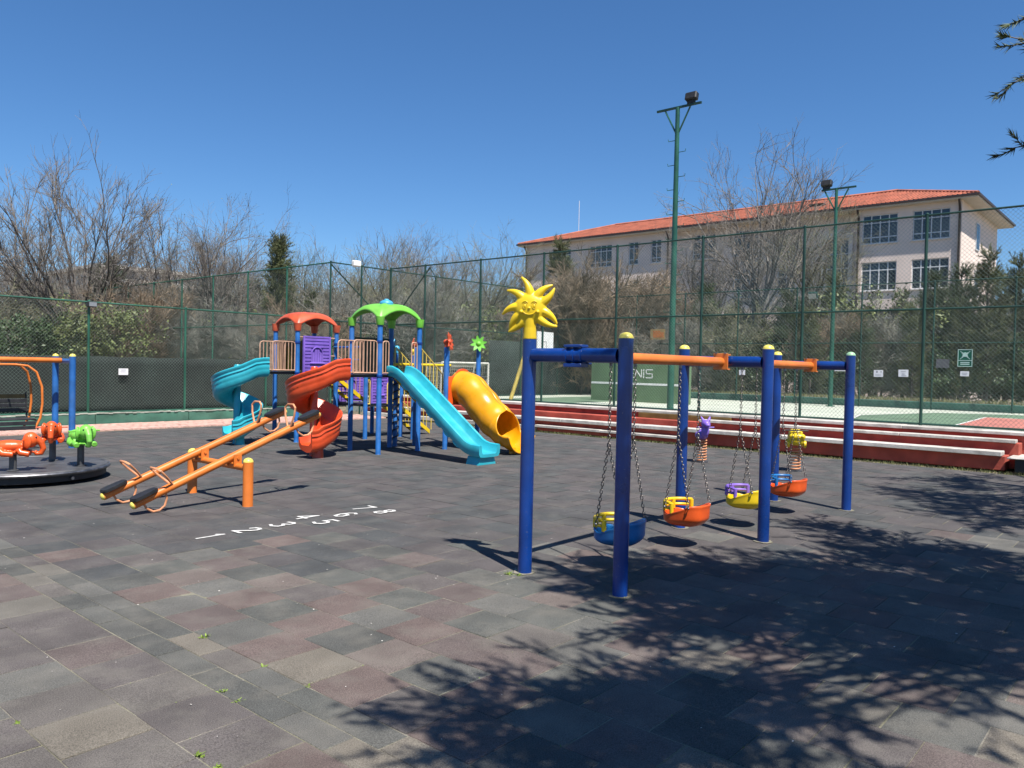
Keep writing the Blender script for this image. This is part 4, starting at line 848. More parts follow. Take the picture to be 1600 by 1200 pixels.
def elephant(p, ang, m, H=0.30):
    b = MB(); b.lathe([(0.075, 0.2), (0.073, 0.21), (0.045, 0.213), (0.043, H + 0.2)], (p[0], p[1], 0), 16); po = b.build('stalk', MT['plate'], ca)
    Rz = Matrix.Rotation(ang, 3, 'Z'); o = Vector((p[0], p[1], 0.2 + H - 0.02))
    def Wd(x_, y_, z_): return o + Rz @ Vector((x_, y_, z_))
    b = MB(); b.ball(Wd(-0.04, 0, 0.10), (0.22, 0.105, 0.085), 18, 12, M=Rz); b.ball(Wd(-0.20, 0, 0.10), (0.09, 0.10, 0.09), 14, 10, M=Rz); b.ball(Wd(0.20, 0, 0.18), (0.095, 0.085, 0.105), 16, 12, M=Rz)
    b.ball(Wd(0, 0, 0.02), (0.25, 0.09, 0.035), 16, 8, M=Rz)
    for s_ in (-1, 1):
        b.tube([Wd(0.08, s_ * 0.085, 0.06), Wd(0.10, s_ * 0.11, 0.02), Wd(0.20, s_ * 0.115, 0.0)], [0.045, 0.043, 0.04], 10); b.tube([Wd(-0.15, s_ * 0.085, 0.06), Wd(-0.10, s_ * 0.11, 0.015), Wd(0.02, s_ * 0.115, 0.0)], [0.045, 0.043, 0.04], 10)
        b.ball(Wd(0.17, s_ * 0.095, 0.165), (0.060, 0.026, 0.095), 14, 10, M=Rz @ Matrix.Rotation(s_ * 0.5, 3, 'Z'))
    b.tube([Wd(0.26, 0, 0.20), Wd(0.32, 0, 0.14), Wd(0.345, 0, 0.06), Wd(0.32, 0, 0.0), Wd(0.265, 0, -0.005), Wd(0.245, 0, 0.03)], [0.045, 0.042, 0.037, 0.033, 0.03, 0.027], 10)
    o_ = b.build('elephant', m, po, smooth=60); md = o_.modifiers.new('merge', 'REMESH'); md.mode = 'VOXEL'; md.voxel_size = 0.009; md.use_smooth_shade = True
    b = MB(); b.tube([Wd(0.13, -0.20, 0.19), Wd(0.13, 0.20, 0.19)], 0.011, 8); b.build('handlebar', m, o_)
    b = MB(); [b.ball(Wd(0.265, s_ * 0.05, 0.215), 0.013, 8, 6) for s_ in (-1, 1)]; b.build('eyes', MT['black'], o_)
cvd = Vector((-CC.x, -CC.y, 0)).normalized(); a_cam = math.atan2(cvd.y, cvd.x)
elephant(G(20, 735, 0.2), a_cam + 1.45, MT['orangered'], 0.24); elephant(G(82, 719, 0.2), a_cam - 0.1, MT['orangered'], 0.32); elephant(G(126, 727, 0.2), a_cam + 0.25, MT['green'], 0.32)

# ---- bench swing at the left edge
BXR = 5.74; bs_ = thing('bench_swing_stand', 'blue posted swing stand with faded orange top beam by the side fence', 'swing stand', (4.6, 16.27, 0))
for x_ in (BXR, BXR - 2.5):
    for y_ in (15.85, 16.70):
        b = MB(); b.lathe([(0.060, 0), (0.057, 0.02), (0.057, 1.72)], (x_, y_, 0), 18); po = b.build('post', MT['towerblue'], bs_); b = MB(); b.lathe([(0.0575, 1.72), (0.055, 1.735), (0.04, 1.76), (0.004, 1.772)], (x_, y_, 0), 18); b.build('cap', MT['capyellow'], po)
    b = MB(); b.tube([(x_, 15.90, 1.63), (x_, 16.65, 1.63)], 0.045, 14, False); b.build('crossbeam', MT['towerblue'], bs_)
b = MB(); b.tube([(BXR - 2.45, 16.27, 1.64), (BXR - 0.05, 16.27, 1.64)], 0.048, 14); b.build('beam', MT['orange'], bs_)
bn = thing('hanging_bench', 'black slatted bench in an arched orange hoop frame hanging from the beam', 'bench', (4.55, 16.27, 0.3))
bx0, bx1 = 3.85, 5.22
for x_, dx in ((bx1, 1), (bx0, -1)):
    for y0_, sgn in ((16.27, 1),):
        for yy in (-0.28, 0.30):
            b = MB(); pts = [(x_ - dx * 0.34, 16.27 + yy * 0.55, 1.55), (x_ - dx * 0.16, 16.27 + yy * 0.7, 1.53), (x_ - dx * 0.03, 16.27 + yy * 0.85, 1.42), (x_ + dx * 0.05, 16.27 + yy, 1.15), (x_ + dx * 0.06, 16.27 + yy, 0.85), (x_ + dx * 0.03, 16.27 + yy, 0.58), (x_ - dx * 0.06, 16.27 + yy, 0.38)]; b.tube(pts, 0.021, 10); b.build('hoop', MT['orange'], bn)
for yy in (-0.154, 0.165): b = MB(); b.tube([(bx0 + 0.34, 16.27 + yy, 1.55), (bx1 - 0.34, 16.27 + yy, 1.55)], 0.021, 10); b.build('top_tube', MT['orange'], bn)
for k in range(4):
    b = MB(); b.box(((bx0 + bx1) / 2, 16.57 + 0.012 * k, 0.70 + k * 0.085), (bx1 - bx0 - 0.06, 0.025, 0.072), bev=0.005); b.build('back_slat', MT['olive' if k == 3 else 'tread'], bn, smooth=None)
for k in range(5):
    b = MB(); b.box(((bx0 + bx1) / 2, 16.07 + k * 0.095, 0.55), (bx1 - bx0 - 0.06, 0.08, 0.025), bev=0.005); b.build('seat_slat', MT['tread'], bn, smooth=None)
for k in range(2): b = MB(); b.box(((bx0 + bx1) / 2, 15.98, 0.40 + k * 0.085), (bx1 - bx0 - 0.1, 0.02, 0.07), bev=0.004); b.build('front_slat', MT['tread'], bn, smooth=None)
b = MB()
for x_ in (bx0 + 0.02, bx1 - 0.02): b.tube([(x_, 15.97, 0.36), (x_, 16.0, 0.53), (x_, 16.55, 0.53), (x_, 16.62, 1.02)], 0.016, 8)
b.build('seat_frame', MT['black'], bn)
b = MB()
for x_ in (bx0 + 0.45, bx1 - 0.45): b.tube([(x_, 16.27, 1.60), (x_, 16.27, 1.555)], 0.02, 8); b.tube([(x_, 16.11, 1.553), (x_, 16.44, 1.553)], 0.016, 8)
b.build('hanger', MT['steel'], bn)

# ---- spring riders
def spring(b, p, z0, z1, r=0.085, turns=8):
    n = turns * 12; b.tube([(p.x + r * math.cos(2 * math.pi * i / 12), p.y + r * math.sin(2 * math.pi * i / 12), z0 + (z1 - z0) * i / n) for i in range(n + 1)], 0.012, 6)
p = G(1096, 722); t = thing('spring_rider', 'purple animal spring rider on an orange coil before the bleachers', 'spring rider', p, 'spring riders before the bleachers')
b = MB(); spring(b, p, 0.02, 0.42); b.build('coil', MT['paleorange'], t); b = MB(); b.lathe([(0.12, 0), (0.12, 0.02), (0.05, 0.022)], p, 16); b.build('foot_plate', MT['steel'], t)
Rz = Matrix.Rotation(math.atan2(-p.y, -p.x) + 0.4, 3, 'Z'); b = MB()
for c_, r_ in (((-0.04, 0, 0.50), (0.20, 0.10, 0.085)), ((-0.14, 0.06, 0.52), (0.10, 0.07, 0.10)), ((0.16, -0.01, 0.60), (0.075, 0.075, 0.12)), ((0.20, -0.02, 0.73), (0.11, 0.08, 0.075)), ((0.29, -0.02, 0.71), (0.05, 0.05, 0.04))): b.ball(p + Rz @ Vector(c_), r_, 14, 10, M=Rz)
for s_ in (-1, 1): b.tube([p + Rz @ Vector((0.16, s_ * 0.05, 0.78)), p + Rz @ Vector((0.13, s_ * 0.09, 0.86))], [0.035, 0.012], 8)
o = b.build('body', MT['purple'], t, smooth=60); md = o.modifiers.new('merge', 'REMESH'); md.mode = 'VOXEL'; md.voxel_size = 0.01; md.use_smooth_shade = True
b = MB(); b.tube([p + Rz @ Vector((0.14, -0.17, 0.66)), p + Rz @ Vector((0.14, 0.17, 0.66))], 0.012, 8); b.build('handlebar', MT['purple'], t)
p = G(1242, 736); t = thing('spring_rider', 'yellow car shaped spring rider on an orange coil before the bleachers', 'spring rider', p, 'spring riders before the bleachers')
b = MB(); spring(b, p, 0.02, 0.42); b.build('coil', MT['paleorange'], t); b = MB(); b.lathe([(0.12, 0), (0.12, 0.02), (0.05, 0.022)], p, 16); b.build('foot_plate', MT['steel'], t)
a_ = math.atan2(-p.y, -p.x) + 0.12; Rz = Matrix.Rotation(a_, 3, 'Z'); b = MB(); q = p + Vector((0, 0, 0.56))
b.box(q, (0.46, 0.24, 0.20), M=Rz, bev=0.045); b.box(q + Rz @ Vector((-0.05, 0, 0.10)), (0.26, 0.21, 0.12), M=Rz, bev=0.04); b.box(q + Rz @ Vector((0.2, 0, 0.05)), (0.10, 0.26, 0.10), M=Rz, bev=0.03)
b.build('body', MT['yellow'], t, smooth=50)
b = MB()
for s_ in (-1, 1):
    for f_ in (-0.14, 0.14): b.tube([q + Rz @ Vector((f_, s_ * 0.115, -0.08)), q + Rz @ Vector((f_, s_ * 0.15, -0.08))], 0.062, 14)
    b.ball(q + Rz @ Vector((0.252, s_ * 0.08, 0.06)), 0.024, 8, 6)
b.build('wheels', MT['yellow'], t, smooth=50)
b = MB(); b.tube([q + Rz @ Vector((0.10, -0.19, 0.15)), q + Rz @ Vector((0.10, 0.19, 0.15))], 0.012, 8); b.build('handlebar', MT['black'], t)
# ================================================================ PLAY STRUCTURE (one bolted-together thing)
ps = thing('play_structure', 'colourful climbing frame with two roofed towers, four slides and stairs', 'play structure', (10.4, 13.0, 0))
GX0, GX1, GY0, GY1 = 9.50, 10.50, 11.48, 12.33
RX0, RX1, RY0, RY1 = 9.60, 10.60, 14.30, 15.13
LX0, LX1, LY0, LY1 = 11.20, 12.25, 14.00, 15.05      # low deck with purple panel
UX0, UX1, UY0, UY1 = 11.13, 12.08, 11.36, 12.30      # tube-slide tower
DZ, LZ, UZ = 1.50, 0.78, 0.95
def post(x_, y_, H, m='towerblue', cap=True, r_=0.049):
    b = MB(); b.lathe([(r_ * 1.15, 0), (r_, 0.015), (r_, H)] + ([(r_ * 0.9, H + 0.015), (r_ * 0.5, H + 0.03), (0.003, H + 0.034)] if cap else []), (x_, y_, 0), 16); return b.build('post', MT[m], ps)
for (x_, y_) in ((GX0, GY0), (GX1, GY0), (GX0, GY1), (GX1, GY1)): post(x_, y_, 2.50)
for (x_, y_) in ((RX0, RY0), (RX1, RY0), (RX0, RY1), (RX1, RY1)): post(x_, y_, 2.44)
for (x_, y_, H) in ((LX0, LY0, 1.50), (LX1, LY0, 1.45), (LX0, LY1, 1.5), (LX1, LY1, 1.5), (UX0, UY0, 2.05), (UX0 + 0.03, UY1, 2.05), (UX1, UY0, 2.05), (UX1, UY1, 2.0), (12.05, 13.35, 1.9)): post(x_, y_, H)
b = MB()     # black spiral climber round its pole
sp = Vector((10.72, 12.42, 0)); 
b.tube([(sp.x + 0.075 * math.cos(k * 0.5), sp.y + 0.075 * math.sin(k * 0.5), 0.1 + k * 0.0125) for k in range(110)], 0.014, 6); b.build('spiral_climber', MT['black'], ps)
post(sp.x, sp.y, 1.9)
def deck(x0, x1, y0, y1, z, m='tread'):
    b = MB(); b.box(((x0 + x1) / 2, (y0 + y1) / 2, z - 0.03), (x1 - x0 - 0.06, y1 - y0 - 0.06, 0.05), bev=0.006); return b.build('deck', MT[m], ps, smooth=None)
deck(GX0, GX1, GY0, GY1, DZ); deck(RX0, RX1, RY0, RY1, DZ); deck(LX0, LX1, LY0, LY1, LZ); deck(UX0, UX1, UY0, UY1, UZ)
deck(GX0 + 0.35, GX1 - 0.02, GY1 - 0.02, RY0 + 0.05, DZ)
EXT = 0.62; EW = 0.47
deck(GX0 - EXT, GX0 + 0.06, GY0, GY0 + EW, DZ); deck(RX0 - EXT, RX0 + 0.06, RY0, RY0 + EW, DZ)
def guard(p0, p1, z0, z1, n, m='railtan', slope=0.0, r_=0.0135):
    p0 = Vector((*p0, 0)); p1 = Vector((*p1, 0)); d = p1 - p0; L = d.length; d.normalize(); b = MB()
    def at(s_, z): return p0 + d * s_ + Vector((0, 0, z + slope * s_))
    c = min(0.06, L * 0.3)
    b.tube([at(0, z0), at(0, z1 - c), at(c * 0.3, z1 - c * 0.3), at(c, z1), at(L - c, z1), at(L - c * 0.3, z1 - c * 0.3), at(L, z1 - c), at(L, z0)], r_, 8)
    b.tube([at(0, z0 + 0.01), at(L, z0 + 0.01)], r_, 8)
    for i in range(1, n + 1): s_ = L * i / (n + 1); b.tube([at(s_, z0), at(s_, z1)], r_ * 0.75, 6, False)
    return b.build('guard_rail', MT[m], ps)
guard((GX0 - EXT + 0.02, GY0 + 0.005), (GX0 - 0.06, GY0 + 0.005), DZ + 0.02, DZ + 0.63, 6)
guard((GX0 - EXT + 0.02, GY0 + EW), (GX0 - 0.02, GY0 + EW), DZ + 0.02, DZ + 0.63, 6)
guard((RX0 - EXT + 0.02, RY0 + 0.005), (RX0 - 0.06, RY0 + 0.005), DZ + 0.02, DZ + 0.63, 6)
guard((RX0 - EXT + 0.02, RY0 + EW), (RX0 - 0.02, RY0 + EW), DZ + 0.02, DZ + 0.63, 6)
guard((GX0 + 0.08, GY0), (GX0 + 0.22, GY0), DZ + 0.02, DZ + 0.63, 1); guard((GX1 - 0.20, GY0), (GX1 - 0.06, GY0), DZ + 0.02, DZ + 0.63, 1)
b = MB(); b.tube([(GX1 - 0.02, GY1, DZ + 0.55), (GX1 + 0.05, RY0, DZ + 0.55)], 0.022, 8); b.tube([(GX1 - 0.02, GY1, DZ + 0.28), (GX1 + 0.05, RY0, DZ + 0.28)], 0.018, 8); b.build('bridge_rail', MT['towerblue'], ps)
# panels on the rear faces
b = MB(); b.box(((GX0 + GX1) / 2 + 0.1, GY1 + 0.03, DZ + 0.35), (0.70, 0.03, 0.66), bev=0.006); b.build('panel', MT['darkgreen'], ps, smooth=None)
b = MB(); b.box(((RX0 + RX1) / 2 - 0.1, RY1 + 0.03, DZ + 0.35), (0.66, 0.03, 0.66), bev=0.006); pn = b.build('panel', MT['olive'], ps, smooth=None)
b = MB(); b.prism([(-0.05, 0), (0.06, 0), (0.0, 0.5), (-0.03, 0.5)], 0.02, M=Matrix.Rotation(R(90), 3, 'X'), c=((RX0 + RX1) / 2 - 0.16, RY1 + 0.005, DZ + 0.04)); b.build('giraffe_strip', MT['yellow'], pn, smooth=None)
# purple house panels: boards, arched window, shutter ribs
def house_panel(cx, cy, z0, w, h, along='x', n=10):
    Mx = Matrix.Rotation(0 if along == 'x' else R(90), 3, 'Z'); c = Vector((cx, cy, z0)); b = MB()
    def bx(x_, z_, sx, sz, y_=0.0, sy=0.02): b.box(c + Mx @ Vector((x_, y_, z_)), (sx, sy, sz), M=Mx)
    bx(0, h / 2, w - 0.01, h - 0.01, 0.008, 0.012)
    for s_ in (-1, 1): bx(s_ * (w / 2 - 0.02), h / 2, 0.04, h, -0.004, 0.036)
    bx(0, h - 0.018, w - 0.085, 0.036, -0.004, 0.034); bx(0, 0.018, w - 0.085, 0.036, -0.004, 0.034)
    bh = (h - 0.08) / n
    for i in range(n):
        z_ = 0.04 + bh * (i + 0.5)
        if h * 0.28 < z_ < h * 0.70:
            for s_ in (-1, 1): bx(s_ * (w / 2 - 0.04 - (w / 2 - 0.04 - w * 0.22) / 2), z_, w / 2 - 0.04 - w * 0.22, bh * 0.70, -0.006, 0.024)
        else: bx(0, z_, w - 0.085, bh * 0.70, -0.006, 0.024)
    o = b.build('house_panel', MT['purple'], ps, smooth=None); b = MB(); ww = w * 0.20
    pts = [c + Mx @ Vector((x_, -0.02, z_)) for x_, z_ in [(-ww, h * 0.28), (-ww, h * 0.52)] + [(ww * math.cos(R(a)), h * 0.52 + ww * 1.05 * math.sin(R(a))) for a in range(165, 10, -15)] + [(ww, h * 0.52), (ww, h * 0.28)]]
    b.tube(pts, 0.014, 6); b.tube([c + Mx @ Vector((-ww * 1.35, -0.03, h * 0.27)), c + Mx @ Vector((ww * 1.35, -0.03, h * 0.27))], 0.018, 6)
    for k in (-0.66, -0.22, 0.22, 0.66): b.box(c + Mx @ Vector((ww * k, -0.008, h * 0.28 + (h * 0.36 if abs(k) < 0.5 else h * 0.28) / 2)), (ww * 0.38, 0.022, h * 0.36 if abs(k) < 0.5 else h * 0.28), M=Mx)
    b.build('shutter', MT['purple'], o, smooth=None); return o
house_panel((RX0 + RX1) / 2 - 0.02, RY0 - 0.01, DZ - 0.03, 0.70, 0.80)
house_panel((LX0 + LX1) / 2 - 0.12, LY1 - 0.02, LZ + 0.02, 0.72, 0.70); house_panel(LX0 + 0.42, LY0 + 0.03, LZ + 0.02, 0.50, 0.68, n=9)
b = MB(); b.tube([(RX0 + 0.05, RY0, DZ + 0.74), (RX1 - 0.05, RY0, DZ + 0.74)], 0.014, 6); b.tube([(RX0 + 0.8, RY0, DZ + 0.35), (RX1 - 0.05, RY0, DZ + 0.35)], 0.014, 6); b.build('panel_bar', MT['railtan'], ps)
# canopy roofs on four curved legs
def canopy(x0, x1, y0, y1, z0, h, m, finial=None):
    cx, cy = (x0 + x1) / 2, (y0 + y1) / 2; sx, sy = (x1 - x0) / 2, (y1 - y0) / 2; N = 40; V = []; F = []
    for j in range(N + 1):
        for i in range(N + 1):
            u = -1 + 2 * i / N; v = -1 + 2 * j / N; cq = abs(u * v) ** 2.0; rd = max(abs(u), abs(v))
            z = h * (1 - cq) + 0.05 * (1 - rd ** 2) - 0.075 * math.exp(-((rd - 1.0) / 0.085) ** 2) * (1 - cq * 0.6)
            z += 0.018 * math.exp(-((abs(u) - abs(v)) / 0.12) ** 2) * (1 - cq)
            gx = 1.10 - 0.06 * (1 - cq); V.append((cx + u * sx * gx, cy + v * sy * gx, z0 + z))
    for j in range(N): F += [(j * (N + 1) + i, j * (N + 1) + i + 1, (j + 1) * (N + 1) + i + 1, (j + 1) * (N + 1) + i) for i in range(N)]
    b = MB(); b.add(V, F)
    o = b.build('roof', MT[m], ps, smooth=70); solid(o, 0.035, 0.0)
    for (x_, y_) in ((x0, y0), (x1, y0), (x0, y1), (x1, y1)): b = MB(); b.lathe([(0.068, z0 - 0.10), (0.072, z0 - 0.09), (0.082, z0 + 0.02), (0.088, z0 + 0.06)], (x_, y_, 0), 16); b.build('roof_socket', MT[m], o)
    if finial: b = MB(); b.ball((cx, cy, z0 + h + 0.085), (0.135, 0.135, 0.075), 20, 12); b.ball((cx, cy, z0 + h + 0.155), (0.05, 0.05, 0.025), 14, 8); b.lathe([(0.15, z0 + h + 0.03), (0.15, z0 + h + 0.06), (0.12, z0 + h + 0.075)], (cx, cy, 0), 20); b.build('finial', MT['finial'], o)
canopy(GX0, GX1, GY0, GY1, 2.53, 0.27, 'green', True); canopy(RX0, RX1, RY0, RY1, 2.47, 0.25, 'roofred')
# slides
SPROF = [(-.16, -.10), (-.205, -.05), (-.214, .03), (-.212, .07), (-.226, .10), (-.214, .13), (-.212, .15), (-.229, .18), (-.216, .21), (-.214, .225), (-.231, .25), (-.228, .285), (-.210, .295), (-.188, .28), (-.172, .07), (-.11, .012), (.09, .012), (.145, .05), (.160, .13), (.175, .145), (.190, .13), (.188, .0), (.13, -.07), (-.05, -.115)]
def spiral_slide(dx, dy, m, zs=DZ):
    Rr = 0.265; T = Vector((8.42 + dx, GY0 + EW / 2 + 0.02 + dy, 0)); C = T + Vector((0, Rr, 0)); path = [(GX0 - EXT + dx - 0.01, T.y, zs - 0.005), (8.75 + dx, T.y, zs - 0.01), (8.60 + dx, T.y, zs - 0.03), (8.51 + dx, T.y, zs - 0.07)]
    N = 40
    for k in range(N + 1):
        f = k / N; a = R(-90 - 360 * f); path.append((C.x + Rr * math.cos(a), C.y + Rr * math.sin(a), zs - 0.11 - 1.06 * f))
    z1 = zs - 1.17; path += [(T.x - 0.12, T.y, z1 - 0.07), (T.x - 0.24, T.y, z1 - 0.10), (T.x - 0.36, T.y, z1 - 0.105)]
    b = MB(); b.sweep(SPROF, path); o = b.build('spiral_slide', MT[m], ps, smooth=50)
    b = MB(); b.lathe([(0.085, 0), (0.075, 0.02), (0.070, 0.1), (0.070, zs + 0.10), (0.05, zs + 0.13)], C, 20); b.build('column', MT[m], o)
    b = MB(); b.lathe([(0.10, 0), (0.095, 0.015), (0.085, z1 - 0.10)], (T.x - 0.08, T.y, 0), 20); b.build('foot', MT[m], o)
    b = MB(); b.box((GX0 - EXT + dx + 0.01, T.y, zs + 0.13), (0.03, 0.50, 0.36), bev=0.01)
    return o
spiral_slide(0, 0, 'red'); spiral_slide(RX0 - GX0, RY0 - GY0, 'cyan')
CP = [(-.23, -.03), (-.262, .02), (-.27, .13), (-.262, .165), (-.235, .178), (-.208, .165), (-.185, .04), (-.15, .015), (.15, .015), (.185, .04), (.208, .165), (.235, .178), (.262, .165), (.27, .13), (.262, .02), (.23, -.03), (.12, -.04), (-.12, -.04)]
sx_ = 9.97
path = [(sx_, 11.52, 1.50), (sx_, 11.40, 1.495), (sx_, 11.28, 1.455)] + [(sx_, 11.28 - 1.72 * f - 0.03, 1.455 - 1.19 * f) for f in np.linspace(0.06, 1, 12)] + [(sx_, 9.42, 0.215), (sx_, 9.30, 0.185), (sx_, 9.16, 0.175), (sx_, 9.07, 0.172)]
b = MB(); b.sweep(CP, path); sl_ = b.build('straight_slide', MT['cyan'], ps, smooth=50)
b = MB(); b.prism([(-0.22, 0.0), (0.22, 0.0), (0.17, 0.14), (-0.17, 0.14)], 0.30, M=Matrix.Rotation(R(90), 3, 'X'), c=(sx_, 9.42, 0.0)); b.build('slide_foot', MT['cyan'], sl_, smooth=None)
b = MB()
for f in np.linspace(0.12, 0.92, 7): # scalloped ribs below the chute sides
    y_ = 11.25 - 1.72 * f; z_ = 1.455 - 1.19 * f - 0.045
    for s_ in (-1, 1): b.ball((sx_ + s_ * 0.235, y_, z_ + 0.01), (0.018, 0.10, 0.028), 10, 6, M=Matrix.Rotation(R(-34.6) * -1, 3, 'X'))
b.build('slide_ribs', MT['cyan'], sl_)
# tube slide
tx = 11.60; tp = [(tx, 11.40, 1.25), (tx, 11.22, 1.235), (tx, 11.05, 1.15), (tx, 10.85, 0.99), (tx, 10.65, 0.815), (tx, 10.45, 0.66), (tx, 10.28, 0.555), (tx, 10.12, 0.48), (tx, 9.98, 0.445), (tx, 9.84, 0.43), (tx, 9.70, 0.425)]
def spl(P, n=5):
    P = [Vector(p) for p in P]; out = []
    for i in range(len(P) - 1):
        a, b_, c, d = P[max(i - 1, 0)], P[i], P[i + 1], P[min(i + 2, len(P) - 1)]
        for k in range(n):
            t_ = k / n; out.append(0.5 * ((2 * b_) + (c - a) * t_ + (2 * a - 5 * b_ + 4 * c - d) * t_ ** 2 + (3 * b_ - a - 3 * c + d) * t_ ** 3))
    return out + [P[-1]]
pp = spl(tp, 4); rr = 0.335; N = 32; V = []; F = []; nP = len(pp)
cut0 = int(nP * 0.60)
for i, p_ in enumerate(pp):
    t_ = (pp[min(i + 1, nP - 1)] - pp[max(i - 1, 0)]).normalized(); sd_ = t_.cross(Vector((0, 0, 1))).normalized(); u_ = sd_.cross(t_); f = max(0, (i - cut0) / (nP - 1 - cut0)); half = math.pi - (min(1, f * 2.2) ** 0.55) * 1.75 if f > 0 else math.pi
    k_ = rr * (1 + 0.03 * math.cos(i * 0.9)) * (1 + 0.20 * f ** 2)
    for j in range(N + 1):
        a = -math.pi / 2 + half * (2 * j / N - 1); V.append(p_ + sd_ * (k_ * math.cos(a)) + u_ * (k_ * math.sin(a)))
for i in range(nP - 1): F += [(i * (N + 1) + j, i * (N + 1) + j + 1, (i + 1) * (N + 1) + j + 1, (i + 1) * (N + 1) + j) for j in range(N)]
b = MB(); b.add(V, F); ts_ = b.build('tube_slide', MT['tube'], ps, smooth=60); solid(ts_, 0.022, 0.0)
b = MB(); b.lathe([(0.07, 0), (0.06, 0.12)], (tx, 9.95, 0), 14); b.build('slide_foot', MT['tube'], ts_)
pw = (UX1 - UX0) / 2 - 0.05; poly = [(-pw, -0.28), (-pw + 0.06, -0.55), (-0.34, -0.55), (-0.34, -0.36), (0.34, -0.36), (0.34, -0.55), (pw - 0.06, -0.55), (pw, -0.28), (pw, 0.20), (pw - 0.14, 0.21), (0.20, 0.27), (0.10, 0.35), (0, 0.37), (-0.10, 0.35), (-0.20, 0.27), (-pw + 0.14, 0.21), (-pw, 0.20)]
b = MB(); b.prism(poly, 0.05, -0.02, M=Matrix.Rotation(R(90), 3, 'X'), c=((UX0 + UX1) / 2, UY0 + 0.0, 1.27)); b.build('entry_panel', MT['orangered'], ps, smooth=None)
# sloping bridge stairs with yellow rails, black-tread stairs, ground stairs
def stairs(p0, p1, w_dir, w, n, m_str='yellow', rails=True, mr='railyellow', tag_='stairs', rh=0.55):
    p0 = Vector(p0); p1 = Vector(p1); wd = Vector((*w_dir, 0)); b = MB(); d = p1 - p0; fl_ = Vector((d.x, d.y, 0)).normalized()
    for s_ in (-1, 1):
        a = p0 + wd * (s_ * w / 2); c = p1 + wd * (s_ * w / 2); b.add([a + Vector((0, 0, -0.05)) + wd * 0.012, c + Vector((0, 0, -0.05)) + wd * 0.012, c + Vector((0, 0, 0.05)) + wd * 0.012, a + Vector((0, 0, 0.05)) + wd * 0.012, a + Vector((0, 0, -0.05)) - wd * 0.012, c + Vector((0, 0, -0.05)) - wd * 0.012, c + Vector((0, 0, 0.05)) - wd * 0.012, a + Vector((0, 0, 0.05)) - wd * 0.012], [(0, 1, 2, 3), (7, 6, 5, 4), (0, 4, 5, 1), (3, 2, 6, 7), (0, 3, 7, 4), (1, 5, 6, 2)])
    so_ = b.build('stair_stringers', MT[m_str], ps, smooth=None)
    ang = math.atan2(fl_.y, fl_.x)
    for i in range(n):
        c = p0 + d * ((i + 0.5) / n); b = MB(); b.box(c, (d.to_2d().length / n * 0.95, w - 0.035, 0.028), rz=ang); b.build('stair_tread', MT['tread'], so_, smooth=None)
    if rails:
        for s_ in (-1, 1):
            b = MB(); a = p0 + wd * (s_ * w / 2); c = p1 + wd * (s_ * w / 2); U = Vector((0, 0, rh)); b.tube([a, a + U * 0.95, a + U + (c - a) * 0.04, c + U, c + U * 0.9 + fl_ * 0.05, c + fl_ * 0.05 + Vector((0, 0, 0.05))], 0.013, 8)
            k_ = max(3, int((c - a).length / 0.12))
            for i in range(1, k_): q = a + (c - a) * (i / k_); b.tube([q, q + U], 0.009, 6, False)
            b.build('handrail', MT[mr], so_)
stairs((GX1 + 0.05, GY0 + 0.42, DZ - 0.05), (UX0 - 0.02, UY0 + 0.50, UZ), (0, 1), 0.72, 4, rails=True, rh=0.62)
stairs((RX1 + 0.02, RY0 + 0.35, DZ - 0.10), (LX0 + 0.25, LY0 + 0.55, LZ + 0.02), (0, 1), 0.62, 4, rails=True, mr='railtan', rh=0.5)
stairs((LX1 - 0.0, LY0 + 0.45, LZ - 0.02), (LX1 + 1.05, LY0 + 0.45, 0.06), (0, 1), 0.66, 5, rails=True, rh=0.5)
guard((LX0 + 0.05, LY0), (LX0 + 0.12, LY0), LZ, LZ + 0.55, 0, 'railyellow'); guard((LX1 - 0.42, LY0), (LX1 - 0.06, LY0), LZ, LZ + 0.50, 4, 'railyellow')
b = MB(); b.tube([(GX1 + 0.02, GY1 + 0.03, 1.70), (UX1 + 0.12, UY1 + 0.02, 1.70)], 0.030, 10); b.tube([(GX1 + 0.02, GY1 + 0.5, 1.70), (UX1 + 0.12, UY1 + 0.5, 1.70)], 0.030, 10)
for k in range(7): x_ = GX1 + 0.12 + k * 0.24; b.tube([(x_, GY1 + 0.03, 1.70), (x_, GY1 + 0.5, 1.70)], 0.016, 8)
b.build('overhead_ladder', MT['yellow'], ps)
